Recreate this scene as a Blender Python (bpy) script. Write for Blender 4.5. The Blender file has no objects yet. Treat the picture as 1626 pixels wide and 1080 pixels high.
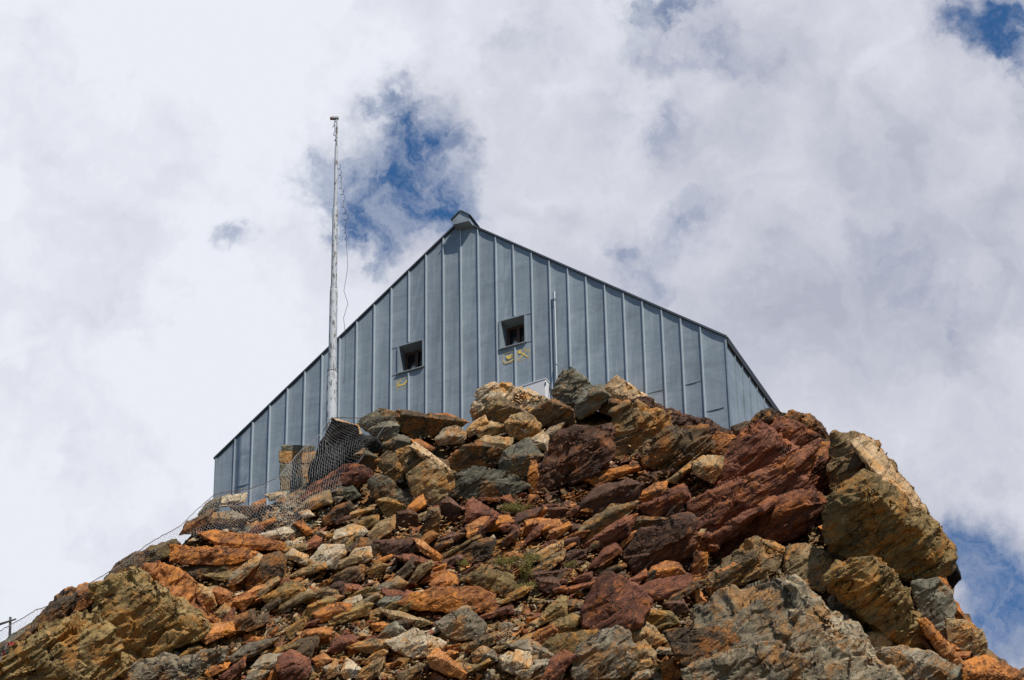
import bpy, bmesh, math, random
import numpy as np
from mathutils import Vector, Matrix

scene = bpy.context.scene
COL = scene.collection

# ------------------------------------------------------------------ camera
IMG_W, IMG_H, FOC = 1626, 1080, 5500.0          # long lens, looking up at the hut
PITCH, ROLL = math.radians(35.5), math.radians(1.04)
CAM = np.array([0.0, 0.0, 1.7])
_R0 = np.array([1.0, 0, 0]); _U0 = np.array([0, -math.sin(PITCH), math.cos(PITCH)])
FW = np.array([0, math.cos(PITCH), math.sin(PITCH)])
RT = math.cos(ROLL) * _R0 - math.sin(ROLL) * _U0
UP = math.sin(ROLL) * _R0 + math.cos(ROLL) * _U0
cam_data = bpy.data.cameras.new("camera"); cam = bpy.data.objects.new("camera", cam_data); COL.objects.link(cam)
cam_data.sensor_fit = 'HORIZONTAL'; cam_data.sensor_width = 36.0; cam_data.lens = FOC / IMG_W * 36.0
cam_data.clip_start = 0.1; cam_data.clip_end = 20000
cam.matrix_world = Matrix(((RT[0], UP[0], -FW[0], CAM[0]), (RT[1], UP[1], -FW[1], CAM[1]), (RT[2], UP[2], -FW[2], CAM[2]), (0, 0, 0, 1)))
scene.camera = cam


def ray(x, y):
    x = np.asarray(x, float); y = np.asarray(y, float)
    return FW + ((x - IMG_W / 2) / FOC)[..., None] * RT - ((y - IMG_H / 2) / FOC)[..., None] * UP


def pt(x, y, d):
    return CAM + ray(x, y) * np.asarray(d, float)[..., None]


def azel(x, y):
    d = ray(x, y); d = d / np.linalg.norm(d)
    return math.atan2(d[0], d[1]), math.asin(d[2])


# ------------------------------------------------------------------ sun, sky, exposure
SUN = Vector((0.43, -0.66, 1.0)).normalized()
sun_data = bpy.data.lights.new("sun", 'SUN'); sun_data.energy = 5.0; sun_data.angle = math.radians(0.5); sun_data.color = (1.0, 0.94, 0.85)
sun = bpy.data.objects.new("sun", sun_data); COL.objects.link(sun)
sun.rotation_euler = SUN.to_track_quat('Z', 'Y').to_euler(); sun.location = (60, -20, 140)
scene.view_settings.view_transform = 'Standard'; scene.view_settings.look = 'None'
scene.view_settings.exposure = 0.0; scene.view_settings.gamma = 1.0
scene.cycles.max_bounces = 5; scene.cycles.diffuse_bounces = 3

world = bpy.data.worlds.new("World"); scene.world = world; world.use_nodes = True


class NT:
    """small helper that wires shader nodes"""
    def __init__(s, tree):
        s.t = tree; s.n = tree.nodes; s.l = tree.links; s.n.clear()

    def node(s, typ, ins=None, **kw):
        nd = s.n.new(typ)
        for k, v in kw.items(): setattr(nd, k, v)
        for k, v in (ins or {}).items():
            if hasattr(v, 'is_output'): s.l.new(v, nd.inputs[k])
            else: nd.inputs[k].default_value = v
        return nd

    def math(s, op, a, b=None, c=None, clamp=False):
        nd = s.n.new('ShaderNodeMath'); nd.operation = op; nd.use_clamp = clamp
        for i, v in enumerate((a, b, c)):
            if v is None: continue
            if hasattr(v, 'is_output'): s.l.new(v, nd.inputs[i])
            else: nd.inputs[i].default_value = v
        return nd.outputs[0]

    def noise(s, vec, scale, detail=6, rough=0.6, dist=0.0):
        nd = s.node('ShaderNodeTexNoise', {'Vector': vec, 'Scale': scale, 'Detail': detail, 'Roughness': rough, 'Distortion': dist})
        return nd.outputs['Fac']

    def ramp(s, fac, stops, interp='LINEAR'):
        nd = s.n.new('ShaderNodeValToRGB'); s.l.new(fac, nd.inputs[0]); cr = nd.color_ramp; cr.interpolation = interp
        while len(cr.elements) < len(stops): cr.elements.new(0.5)
        for e, (p, c) in zip(cr.elements, stops):
            e.position = p; e.color = (*c, 1) if len(c) == 3 else c
        return nd.outputs['Color']

    def rng(s, v, a, b, c=0.0, d=1.0, smooth=True):
        nd = s.n.new('ShaderNodeMapRange'); nd.interpolation_type = 'SMOOTHSTEP' if smooth else 'LINEAR'
        s.l.new(v, nd.inputs[0])
        for i, q in zip((1, 2, 3, 4), (a, b, c, d)): nd.inputs[i].default_value = q
        return nd.outputs[0]

    def mix(s, fac, a, b, typ='MIX'):
        nd = s.n.new('ShaderNodeMix'); nd.data_type = 'RGBA'; nd.blend_type = typ
        for i, v in ((0, fac), (6, a), (7, b)):
            if hasattr(v, 'is_output'): s.l.new(v, nd.inputs[i])
            else: nd.inputs[i].default_value = (*v, 1) if isinstance(v, tuple) and len(v) == 3 else v
        return nd.outputs[2]


def build_world():
    w = NT(world.node_tree)
    tc = w.node('ShaderNodeTexCoord').outputs['Generated']
    sky = w.node('ShaderNodeTexSky', sky_type='NISHITA', sun_disc=False, sun_elevation=math.asin(SUN.z), sun_rotation=math.atan2(SUN.x, SUN.y), altitude=3000.0, air_density=1.0, dust_density=0.2, ozone_density=2.0)
    # two warps of the direction: the clouds billow at two sizes
    warp = w.node('ShaderNodeTexNoise', {'Vector': tc, 'Scale': 26.0, 'Detail': 7.0, 'Roughness': 0.62})
    off = w.node('ShaderNodeVectorMath', {0: warp.outputs['Color'], 1: (0.5, 0.5, 0.5)}, operation='SUBTRACT').outputs[0]
    off = w.node('ShaderNodeVectorMath', {0: off, 'Scale': 0.05}, operation='SCALE').outputs[0]
    wd = w.node('ShaderNodeVectorMath', {0: tc, 1: off}, operation='ADD').outputs[0]
    sp = w.node('ShaderNodeSeparateXYZ', {0: wd}).outputs
    az = w.math('ARCTAN2', sp[0], sp[1]); el = w.math('ARCSINE', sp[2])
    total = None
    for (x, y, rx, ry, k) in GAPS:                    # holes in the cloud: azimuth, elevation, size
        a0, e0 = azel(x, y)
        da = w.math('DIVIDE', w.math('SUBTRACT', az, a0), rx / FOC * 1.20)
        de = w.math('DIVIDE', w.math('SUBTRACT', el, e0), ry / FOC)
        r2 = w.math('ADD', w.math('MULTIPLY', da, da), w.math('MULTIPLY', de, de))
        g = w.math('MULTIPLY', w.math('POWER', 2.718, w.math('MULTIPLY', r2, -0.8)), k)
        total = g if total is None else w.math('ADD', total, g)
    n1 = w.noise(wd, 30.0, 8, 0.55, 0.2)
    n2 = w.noise(wd, 95.0, 6, 0.55, 0.2)
    tex = w.math('ADD', w.math('MULTIPLY', n1, 0.65), w.math('MULTIPLY', n2, 0.35))
    hole = w.math('ADD', total, w.math('MULTIPLY', w.math('SUBTRACT', 0.5, tex), 3.0))
    hole = w.rng(hole, 0.0, 1.5)
    hole = w.math('MULTIPLY', hole, w.rng(total, 0.02, 0.45))
    veil = w.rng(w.noise(wd, 62.0, 8, 0.62, 0.4), 0.34, 0.64, 0.60, 1.0)      # thin wisps across the open blue
    hole = w.math('MULTIPLY', hole, veil)
    # grey undersides and sunlit billows of the cloud itself
    n3 = w.noise(wd, 13.0, 6, 0.5, 0.3)
    n4 = w.noise(wd, 48.0, 7, 0.5, 0.2)
    lit = w.math('ADD', w.math('MULTIPLY', n3, 0.62), w.math('MULTIPLY', n4, 0.38))
    a0, e0 = azel(250, 640); a1, _ = azel(1250, 640)
    side = w.rng(az, a0, a1, 0.20, -0.075)
    lit = w.math('ADD', lit, side)
    bright = w.ramp(lit, [(0.30, (0.44, 0.465, 0.56)), (0.45, (0.60, 0.615, 0.70)), (0.58, (0.72, 0.74, 0.815)), (0.70, (0.825, 0.85, 0.925))])
    blue = w.node('ShaderNodeVectorMath', {0: sky.outputs[0], 1: (0.062, 0.112, 0.142)}, operation='MULTIPLY').outputs[0]
    # beyond this bank, unseen: blue and scattered cloud, dimmed to set the fill light
    F = FW
    dist = w.node('ShaderNodeVectorMath', {0: tc, 1: tuple(F)}, operation='DOT_PRODUCT').outputs['Value']
    bank = w.rng(dist, math.cos(math.radians(34)), math.cos(math.radians(14)))
    far = w.mix(w.rng(w.noise(tc, 3.0, 6, .6), .42, .6), blue, (.23, .235, .25))
    near = w.mix(hole, bright, blue)
    col = w.mix(bank, far, near)
    bg = w.node('ShaderNodeBackground', {'Color': col, 'Strength': 1.0})
    out = w.node('ShaderNodeOutputWorld'); w.l.new(bg.outputs[0], out.inputs[0])


GAPS = [(655, 245, 96, 74, 1.25), (600, 320, 68, 52, 1.2), (690, 300, 75, 44, 1.0), (505, 255, 52, 42, .6), (590, 385, 50, 36, 1.0), (372, 385, 34, 25, .85), (700, 200, 60, 40, .8),
        (1612, 35, 58, 58, 1.7), (1530, 20, 50, 30, .35), (1075, 8, 75, 24, 1.1), (1055, 195, 46, 42, .75), (1130, 85, 95, 46, .58), (1095, 345, 75, 52, .50), (1020, 60, 50, 40, .45),
        (1010, 400, 70, 44, .5), (1600, 960, 70, 90, 1.3), (1540, 920, 66, 60, .7), (1490, 480, 36, 66, .58), (1045, 465, 66, 40, .62), (1400, 390, 90, 66, .36), (820, 60, 80, 44, .4), (1560, 860, 50, 50, .4), (960, 180, 50, 60, .4)]
build_world()

# ------------------------------------------------------------------ object helpers


def tag(o, label=None, cat=None, group=None, kind=None):
    for k, v in (('label', label), ('category', cat), ('group', group), ('kind', kind)):
        if v: o[k] = v
    return o


def empty(name, loc, rz=0.0, label=None, cat=None, group=None):
    o = bpy.data.objects.new(name, None); COL.objects.link(o); o.empty_display_size = 0.3
    o.location = loc; o.rotation_euler = (0, 0, rz)
    return tag(o, label, cat, group)


class MB:
    """collects faces into one mesh"""
    def __init__(s): s.v = []; s.f = []

    def add(s, vs, fs):
        b = len(s.v); s.v += [tuple(map(float, q)) for q in vs]; s.f += [tuple(i + b for i in q) for q in fs]; return s

    def box(s, a, b):
        (x0, y0, z0), (x1, y1, z1) = a, b
        return s.add([(x0, y0, z0), (x1, y0, z0), (x1, y1, z0), (x0, y1, z0), (x0, y0, z1), (x1, y0, z1), (x1, y1, z1), (x0, y1, z1)],
                     [(0, 3, 2, 1), (4, 5, 6, 7), (0, 1, 5, 4), (1, 2, 6, 5), (2, 3, 7, 6), (3, 0, 4, 7)])

    def prism(s, pts, axis_a, axis_b, origin, nrm, t):
        """polygon pts (a,b) on the axes, thickness t along nrm"""
        n = len(pts); o = np.array(origin, float); A = np.array(axis_a, float); B = np.array(axis_b, float); N = np.array(nrm, float)
        vs = [o + A * a + B * b for a, b in pts] + [o + A * a + B * b + N * t for a, b in pts]
        return s.add(vs, [tuple(range(n))[::-1], tuple(range(n, 2 * n))] + [(i, (i + 1) % n, n + (i + 1) % n, n + i) for i in range(n)])

    def tube(s, path, r, sides=6, cap=True):
        path = [np.array(p, float) for p in path]; n = len(path)
        rs = [r] * n if np.isscalar(r) else list(r)
        vs = []; prev = None
        for i, p in enumerate(path):
            d = path[min(i + 1, n - 1)] - path[max(i - 1, 0)]; L = np.linalg.norm(d); d = d / L if L > 1e-9 else np.array([0, 0, 1.])
            if prev is None:
                a = np.array([1., 0, 0]) if abs(d[0]) < .8 else np.array([0, 1., 0])
            else: a = prev
            a = a - d * (a @ d); a /= np.linalg.norm(a); b = np.cross(d, a); prev = a
            for k in range(sides):
                t = 2 * math.pi * k / sides
                vs.append(p + rs[i] * (math.cos(t) * a + math.sin(t) * b))
        fs = [(i * sides + k, i * sides + (k + 1) % sides, (i + 1) * sides + (k + 1) % sides, (i + 1) * sides + k) for i in range(n - 1) for k in range(sides)]
        if cap: fs += [tuple(range(sides))[::-1], tuple(range((n - 1) * sides, n * sides))]
        return s.add(vs, fs)

    def build(s, name, mat, parent=None, smooth=None, bevel=0.0, second=None):
        me = bpy.data.meshes.new(name); me.from_pydata(s.v, [], s.f); me.update()
        bm = bmesh.new(); bm.from_mesh(me); bmesh.ops.recalc_face_normals(bm, faces=bm.faces)
        if bevel: bmesh.ops.bevel(bm, geom=list(bm.edges), offset=bevel, segments=1, affect='EDGES', clamp_overlap=True)
        bm.to_mesh(me); bm.free()
        if smooth is not None:
            me.polygons.foreach_set('use_smooth', [True] * len(me.polygons)); me.set_sharp_from_angle(angle=math.radians(smooth))
        me.materials.append(mat)
        if second:                                         # (material, first face it covers)
            me.materials.append(second[0])
            for p in me.polygons[second[1]:]: p.material_index = 1
        o = bpy.data.objects.new(name, me); COL.objects.link(o)
        if parent is not None: o.parent = parent
        return o


# ------------------------------------------------------------------ materials


def plain(name, col, rough=0.6, metal=0.0, var=0.25, scale=6.0, bump=0.0):
    m = bpy.data.materials.new(name); m.use_nodes = True; t = NT(m.node_tree)
    co = t.node('ShaderNodeTexCoord').outputs['Object']
    n = t.noise(co, scale, 6, .6)
    c = t.mix(n, tuple(q * (1 - var) for q in col), tuple(min(1, q * (1 + var)) for q in col))
    b = t.node('ShaderNodeBsdfPrincipled', {'Base Color': c, 'Roughness': rough, 'Metallic': metal})
    if bump:
        bn = t.node('ShaderNodeBump', {'Height': t.noise(co, scale * 4, 5, .6), 'Strength': bump, 'Distance': .02}); t.l.new(bn.outputs[0], b.inputs['Normal'])
    o = t.node('ShaderNodeOutputMaterial'); t.l.new(b.outputs[0], o.inputs[0])
    return m


def mat_zinc(name, a, b_, streak):
    """weathered standing-seam sheet: cloudy patina, rain streaks down the sheet, faint waviness"""
    m = bpy.data.materials.new(name); m.use_nodes = True; t = NT(m.node_tree)
    co = t.node('ShaderNodeTexCoord').outputs['Object']
    n1 = t.noise(co, 1.1, 8, .65, .6)
    st = t.node('ShaderNodeMapping', {'Vector': co, 'Scale': (5.0, 5.0, .35)}).outputs[0]
    n2 = t.noise(st, 2.0, 6, .6)
    hz = t.node('ShaderNodeMapping', {'Vector': co, 'Scale': (.6, .6, 3.2)}).outputs[0]
    n3 = t.noise(hz, 1.6, 6, .6, .8)
    f = t.math('ADD', t.math('MULTIPLY', n1, .5), t.math('ADD', t.math('MULTIPLY', n2, streak), t.math('MULTIPLY', n3, .5 - streak)))
    c = t.ramp(f, [(.30, tuple(q * .68 for q in a)), (.50, a), (.70, b_)])
    sx = t.node('ShaderNodeSeparateXYZ', {0: co}).outputs[0]     # every tray weathers a little differently
    pan = t.node('ShaderNodeTexWhiteNoise', {'W': t.math('FLOOR', t.math('DIVIDE', t.math('ADD', sx, 0.0), .522))}, noise_dimensions='1D').outputs[0]
    c = t.mix(1.0, c, t.mix(pan, (.90, .90, .91), (1.08, 1.08, 1.07)), 'MULTIPLY')
    sc = t.noise(co, 9.0, 7, .7)
    c = t.mix(t.math('MULTIPLY', t.rng(sc, .56, .70), .30), c, (.50, .55, .58))
    b = t.node('ShaderNodeBsdfPrincipled', {'Base Color': c, 'Roughness': .5, 'Metallic': .1})
    bn = t.node('ShaderNodeBump', {'Height': n1, 'Strength': .16, 'Distance': .08}); t.l.new(bn.outputs[0], b.inputs['Normal'])
    o = t.node('ShaderNodeOutputMaterial'); t.l.new(b.outputs[0], o.inputs[0])
    return m


BED_ANG = math.radians(33)
BN = -math.sin(BED_ANG) * RT + math.cos(BED_ANG) * UP - .25 * FW; BN /= np.linalg.norm(BN)     # normal of the bedding of the schist
BX = np.cross(BN, FW); BX /= np.linalg.norm(BX); BY = np.cross(BN, BX)


def mat_rock(name, dark, mid, light, stain, stain_amt=.5, speck=.35, vcol=False):
    """schist: layered tone along the bedding, iron stains, lichen specks, fine cracks"""
    m = bpy.data.materials.new(name); m.use_nodes = True; t = NT(m.node_tree)
    pos = t.node('ShaderNodeNewGeometry').outputs['Position']
    rnd = t.node('ShaderNodeObjectInfo').outputs['Random']
    offv = t.node('ShaderNodeCombineXYZ', {0: t.math('MULTIPLY', rnd, 37.0), 1: t.math('MULTIPLY', rnd, 91.0), 2: t.math('MULTIPLY', rnd, 17.0)}).outputs[0]
    p = t.node('ShaderNodeVectorMath', {0: pos, 1: offv}, operation='ADD').outputs[0]

    def dot(v): return t.node('ShaderNodeVectorMath', {0: p, 1: tuple(v)}, operation='DOT_PRODUCT').outputs['Value']
    bed = t.node('ShaderNodeCombineXYZ', {0: dot(BX), 1: dot(BY), 2: t.math('MULTIPLY', dot(BN), 3.6)}).outputs[0]
    n1 = t.noise(bed, .9, 9, .66, .5)
    n2 = t.noise(bed, 3.4, 8, .68, .3)
    f = t.math('ADD', t.math('MULTIPLY', n1, .55), t.math('MULTIPLY', n2, .45))
    f = t.math('ADD', f, t.math('MULTIPLY', t.math('SUBTRACT', rnd, .5), .14))
    c = t.ramp(f, [(.34, dark), (.50, mid), (.66, light)])
    s1 = t.noise(p, 1.5, 8, .62, .7)
    s2 = t.noise(bed, 6.0, 6, .6)
    sf = t.math('ADD', t.math('MULTIPLY', s1, .7), t.math('MULTIPLY', s2, .3))
    lo = .60 - .26 * stain_amt
    c = t.mix(t.math('MULTIPLY', t.rng(sf, lo, lo + .13), .88), c, t.mix(n2, tuple(q * .55 for q in stain), tuple(min(1, q * 1.35) for q in stain)))
    g = t.noise(p, 30.0, 5, .7)
    c = t.mix(1.0, c, t.ramp(g, [(.30, (.50, .49, .48)), (.50, (1, 1, 1)), (.72, (1.45, 1.43, 1.38))]), 'MULTIPLY')
    lk = t.noise(p, 11.0, 7, .72)
    c = t.mix(t.math('MULTIPLY', t.rng(lk, .60, .70), speck), c, (.42, .40, .31))
    yl = t.noise(p, 4.2, 7, .7, .4)
    c = t.mix(t.math('MULTIPLY', t.rng(yl, .63, .71), .45 * speck), c, (.26, .20, .03))
    dk = t.noise(bed, 8.0, 6, .7, .6)
    c = t.mix(t.math('MULTIPLY', t.rng(dk, .39, .30), .55), c, (.018, .015, .012))
    wv = t.node('ShaderNodeVectorMath', {0: bed, 1: t.node('ShaderNodeVectorMath', {0: t.node('ShaderNodeTexNoise', {'Vector': p, 'Scale': 2.2, 'Detail': 5.0}).outputs['Color'], 'Scale': .55}, operation='SCALE').outputs[0]}, operation='ADD').outputs[0]
    vo = t.node('ShaderNodeTexVoronoi', {'Vector': wv, 'Scale': 1.25}, feature='DISTANCE_TO_EDGE').outputs['Distance']
    vo2 = t.node('ShaderNodeTexVoronoi', {'Vector': wv, 'Scale': 3.6}, feature='DISTANCE_TO_EDGE').outputs['Distance']
    msk = t.rng(t.noise(p, 1.8, 4, .6), .44, .56)
    crk = t.math('MULTIPLY', t.math('MAXIMUM', t.rng(vo, .030, .004), t.math('MULTIPLY', t.rng(vo2, .045, .006), .7)), msk)
    c = t.mix(t.math('MULTIPLY', crk, .85), c, (.012, .010, .008))
    b = t.node('ShaderNodeBsdfPrincipled', {'Base Color': c, 'Roughness': .82})
    b.inputs['Specular IOR Level'].default_value = .3
    h = t.math('ADD', t.math('MULTIPLY', n2, 1.0), t.math('ADD', t.math('MULTIPLY', t.noise(bed, 10.0, 7, .7, .3), .55), t.math('MULTIPLY', g, .16)))
    h = t.math('SUBTRACT', h, t.math('MULTIPLY', crk, .9))
    bn = t.node('ShaderNodeBump', {'Height': h, 'Strength': .55, 'Distance': .045}); t.l.new(bn.outputs[0], b.inputs['Normal'])
    o = t.node('ShaderNodeOutputMaterial'); t.l.new(b.outputs[0], o.inputs[0])
    return m


M = {
    'gg': mat_rock('rock_grey_green', (.050, .047, .034), (.125, .115, .080), (.27, .245, .175), (.26, .130, .038), .40, .5),
    'og': mat_rock('rock_ochre_grey', (.085, .058, .030), (.225, .150, .068), (.44, .325, .175), (.44, .195, .045), .51, .45),
    'pt': mat_rock('rock_pale_tan', (.20, .155, .095), (.41, .325, .210), (.62, .53, .385), (.54, .26, .065), .54, .3),
    'gr': mat_rock('rock_grey', (.078, .063, .043), (.200, .163, .108), (.39, .33, .235), (.38, .175, .048), .47, .6),
    'ol': mat_rock('rock_olive', (.060, .043, .016), (.178, .118, .043), (.35, .245, .098), (.38, .165, .028), .50, .5),
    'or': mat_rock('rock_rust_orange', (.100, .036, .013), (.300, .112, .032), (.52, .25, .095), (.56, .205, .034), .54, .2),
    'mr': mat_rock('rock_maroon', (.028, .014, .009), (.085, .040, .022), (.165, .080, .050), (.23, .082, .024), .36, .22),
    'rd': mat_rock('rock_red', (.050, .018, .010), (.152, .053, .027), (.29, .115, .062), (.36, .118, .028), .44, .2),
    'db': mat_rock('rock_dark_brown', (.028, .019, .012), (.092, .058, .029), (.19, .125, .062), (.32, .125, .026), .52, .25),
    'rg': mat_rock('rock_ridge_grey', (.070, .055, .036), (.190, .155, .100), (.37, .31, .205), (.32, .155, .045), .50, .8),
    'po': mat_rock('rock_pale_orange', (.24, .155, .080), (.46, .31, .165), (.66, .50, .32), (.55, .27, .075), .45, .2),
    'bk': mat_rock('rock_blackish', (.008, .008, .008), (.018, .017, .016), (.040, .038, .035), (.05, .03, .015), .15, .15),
}

# ------------------------------------------------------------------ noise in numpy


def _h(ix, iy, iz, s):
    with np.errstate(over='ignore'):
        n = (ix.astype(np.int64) * 374761393 + iy.astype(np.int64) * 668265263 + iz.astype(np.int64) * 1274126177 + s * 974634777) & 0xFFFFFFFF
        n = ((n ^ (n >> 13)) * 1103515245 + 12345) & 0xFFFFFFFF
        n = ((n ^ (n >> 15)) * 2246822519) & 0xFFFFFFFF
        n = n ^ (n >> 13)
    return n.astype(np.float64) / 4294967295.0


def cells(q, s, tilt=1.0, soft=.055):
    """random flat chips: each Voronoi cell is a plane of its own height and tilt, joined by a short ramp"""
    b = np.floor(q); n = len(q); best = np.full(n, 9e9); sec = np.full(n, 9e9)
    A = np.zeros((6, n)); B = np.zeros((6, n))
    for i in (-1, 0, 1):
        for j in (-1, 0, 1):
            for k in (-1, 0, 1):
                c = (b[:, 0] + i, b[:, 1] + j, b[:, 2] + k)
                h = (_h(c[0], c[1], c[2], s) * 1073741823.0).astype(np.int64)
                e = (*c, q[:, 0] - c[0] - (h & 1023) / 1023.0, q[:, 1] - c[1] - ((h >> 10) & 1023) / 1023.0, q[:, 2] - c[2] - ((h >> 20) & 1023) / 1023.0)
                d = e[3] ** 2 + e[4] ** 2 + e[5] ** 2
                w = d < best; w2 = (~w) & (d < sec)
                sec[w] = best[w]; B[:, w] = A[:, w]; best[w] = d[w]
                for m in range(6): A[m][w] = e[m][w]
                sec[w2] = d[w2]
                for m in range(6): B[m][w2] = e[m][w2]

    def val(C):
        v = _h(C[0], C[1], C[2], s + 3) - .5
        for m in range(3): v = v + tilt * C[3 + m] * (_h(C[0], C[1], C[2], s + 4 + m) - .5)
        return v
    t = np.clip((np.sqrt(sec) - np.sqrt(best)) / soft, 0, 1)
    return val(A) * (.5 + .5 * t) + val(B) * (.5 - .5 * t)


def vnoise(q, s):
    b = np.floor(q); f = q - b; f = f * f * (3 - 2 * f); r = 0
    for i in (0, 1):
        for j in (0, 1):
            for k in (0, 1):
                wgt = (f[:, 0] if i else 1 - f[:, 0]) * (f[:, 1] if j else 1 - f[:, 1]) * (f[:, 2] if k else 1 - f[:, 2])
                r = r + wgt * _h(b[:, 0] + i, b[:, 1] + j, b[:, 2] + k, s)
    return r - .5


def bedq(p):
    return np.stack([p @ BX, p @ BY, (p @ BN) * 2.6], 1)


def rough(me, size, seed, amp=1.0):
    """break a subdivided hull into chips, ledges and grain"""
    n = len(me.vertices); co = np.empty(n * 3); me.vertices.foreach_get('co', co); co = co.reshape(-1, 3)
    no = np.empty(n * 3); me.vertex_normals.foreach_get('vector', no); no = no.reshape(-1, 3)
    q = bedq(co)
    big = min(max(size * .42, .12), 1.1)
    d = amp * (.120 * big * cells(q / big, seed, .75) + .045 * big * cells(q / (big * .40) + 7, seed + 11, .9)
               + .018 * big * vnoise(q / (big * .9), seed + 31) + .009 * vnoise(q / .11, seed + 41))
    zb = co @ BN                                           # ledges where the layers of the schist break off
    lw = vnoise(q / 1.1, seed + 61); msk = np.clip(.55 + 2.2 * vnoise(q / .8, seed + 71), 0, 1)
    per = min(max(size * .20, .10), .40)
    s1 = zb / per + 1.6 * lw; s2 = zb / (per * .36) + 2.2 * lw + 5
    d += amp * msk * per * (.24 * (s1 - np.floor(s1) - .5) + .075 * (s2 - np.floor(s2) - .5)) * (1.0 if size > 1.3 else .55)
    if size > .8: d += amp * .018 * cells(q / .17 + 3, seed + 21, .8)
    if size > 1.3: d += amp * (.13 * cells(q / .70 + 5, seed + 51, .8) + .11 * cells(q / 1.5 + 9, seed + 81, .5))
    co = co + no * d[:, None]
    me.vertices.foreach_set('co', co.ravel()); me.update()
    me.polygons.foreach_set('use_smooth', [True] * len(me.polygons)); me.set_sharp_from_angle(angle=math.radians(32))


# depth of the slope along a view ray (the slope is a plane, steeper than the view)


def depth(x, y):
    return 1.0 / (1 / 88. + (np.asarray(y, float) - 650) * (1 / 72. - 1 / 88.) / 430. + (np.asarray(x, float) - 813) * 1.2e-7)
# ------------------------------------------------------------------ terrain and ground
SKY_X = [-450, -200, 0, 31, 54, 85, 110, 167, 186, 214, 240, 285, 318, 345, 400, 440, 500, 530, 560, 620, 700, 740, 790, 830, 885, 930, 980, 1040, 1120, 1165, 1230, 1310, 1370, 1400, 1430, 1470, 1500, 1530, 1560, 1626, 1800, 2100]
SKY_Y = [1260, 1120, 1022, 1003, 990, 966, 942, 926, 902, 886, 872, 852, 818, 796, 790, 782, 745, 722, 690, 668, 668, 668, 655, 650, 640, 630, 640, 665, 690, 705, 680, 705, 725, 750, 800, 850, 905, 960, 1030, 1075, 1220, 1480]


def build_terrain():
    cols = np.arange(-450, 2101, 8.0); sk = np.interp(cols, SKY_X, SKY_Y) + 9
    rows = []
    nv = 86
    for k in range(nv):                                   # face of the slope, bottom row first
        y = 1400 + (sk - 1400) * (k / (nv - 1)); y = np.maximum(y, sk) if k else np.maximum(sk, 1400 + 0 * sk)
        rows.append(pt(cols, y, depth(cols, y)))
    low = rows[0].copy(); dn = []
    for k in range(1, 13):                                # down to the foot of the slope
        q = low.copy(); f = k / 12.0
        q[:, 2] = low[:, 2] * (1 - f) - .6 * f; q[:, 1] = low[:, 1] - (low[:, 2] + .6) * f * .86
        dn.append(q)
    rows = dn[::-1] + rows
    top = depth(cols, sk)
    bk = [(0, 0), (1.0, 10), (2.5, 26), (5, 60), (9, 105), (15, 190), (24, 420), (40, 1100)]; nfront = len(rows)
    for (d0, e0), (d1, e1) in zip(bk, bk[1:]):             # the back of the outcrop
        for k in range(1, 9): f = k / 8; rows.append(pt(cols, sk + e0 + (e1 - e0) * f, top + d0 + (d1 - d0) * f))
    V = np.array(rows); nr, nc = V.shape[:2]; V = V.reshape(-1, 3)
    q = bedq(V)
    nrm = np.array([0, -math.sin(math.radians(52)), math.cos(math.radians(52))])
    V = V + nrm * (.10 * cells(q / 1.0, 5) + .07 * cells(q / .4, 9) + .05 * vnoise(q / .2, 3) - .13)[:, None]
    wb = np.repeat((np.arange(nr) >= nfront + 10).astype(float), nc)
    V = V + np.array([.7, -.1, .5]) * (wb * (1.1 * cells(q / 3.1, 15) + .5 * cells(q / 1.2, 19)))[:, None]
    F = [(r * nc + c, r * nc + c + 1, (r + 1) * nc + c + 1, (r + 1) * nc + c) for r in range(nr - 1) for c in range(nc - 1)]
    me = bpy.data.meshes.new('rock_terrain'); me.from_pydata(V.tolist(), [], F); me.update()
    me.polygons.foreach_set('use_smooth', [True] * len(me.polygons)); me.set_sharp_from_angle(angle=math.radians(35))
    me.materials.append(M['db'])
    o = bpy.data.objects.new('terrain', me); COL.objects.link(o)
    tag(o, 'steep dark rocky slope under the boulders and the metal hut', 'slope', kind='structure')
    g = MB(); n = 48
    g.add([(0, 0, -.5)] + [(9000 * math.cos(2 * math.pi * k / n), 9000 * math.sin(2 * math.pi * k / n), -.5) for k in range(n)], [(0, k + 1, (k + 1) % n + 1) for k in range(n)])
    gm = plain('alpine_ground', (.085, .078, .055), .95, 0, .45, .02)
    tag(g.build('ground', gm), 'stony valley ground below the outcrop', 'ground', kind='structure')


build_terrain()

# ------------------------------------------------------------------ mountain hut
PHI = math.radians(23.85)
HU = np.array([math.cos(PHI), -math.sin(PHI), 0]); HN = np.array([-math.sin(PHI), -math.cos(PHI), 0]); HV = -HN
ZB = 8.0                                                   # metres from the hut's base to the middle of its front
HP = pt(733, 500, 93.0)
HUT_LOC = HP - np.array([0, 0, ZB])


def fac(x, y, out=0.0):
    """point of the hut's front (u, z) seen at photo point x, y; out = metres in front of the front"""
    d = ray(x, y); o = HP + HN * out; t = ((o - CAM) @ HN) / (d @ HN); q = CAM + d * t
    return float((q - HP) @ HU), float(q[2] - HUT_LOC[2])


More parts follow.
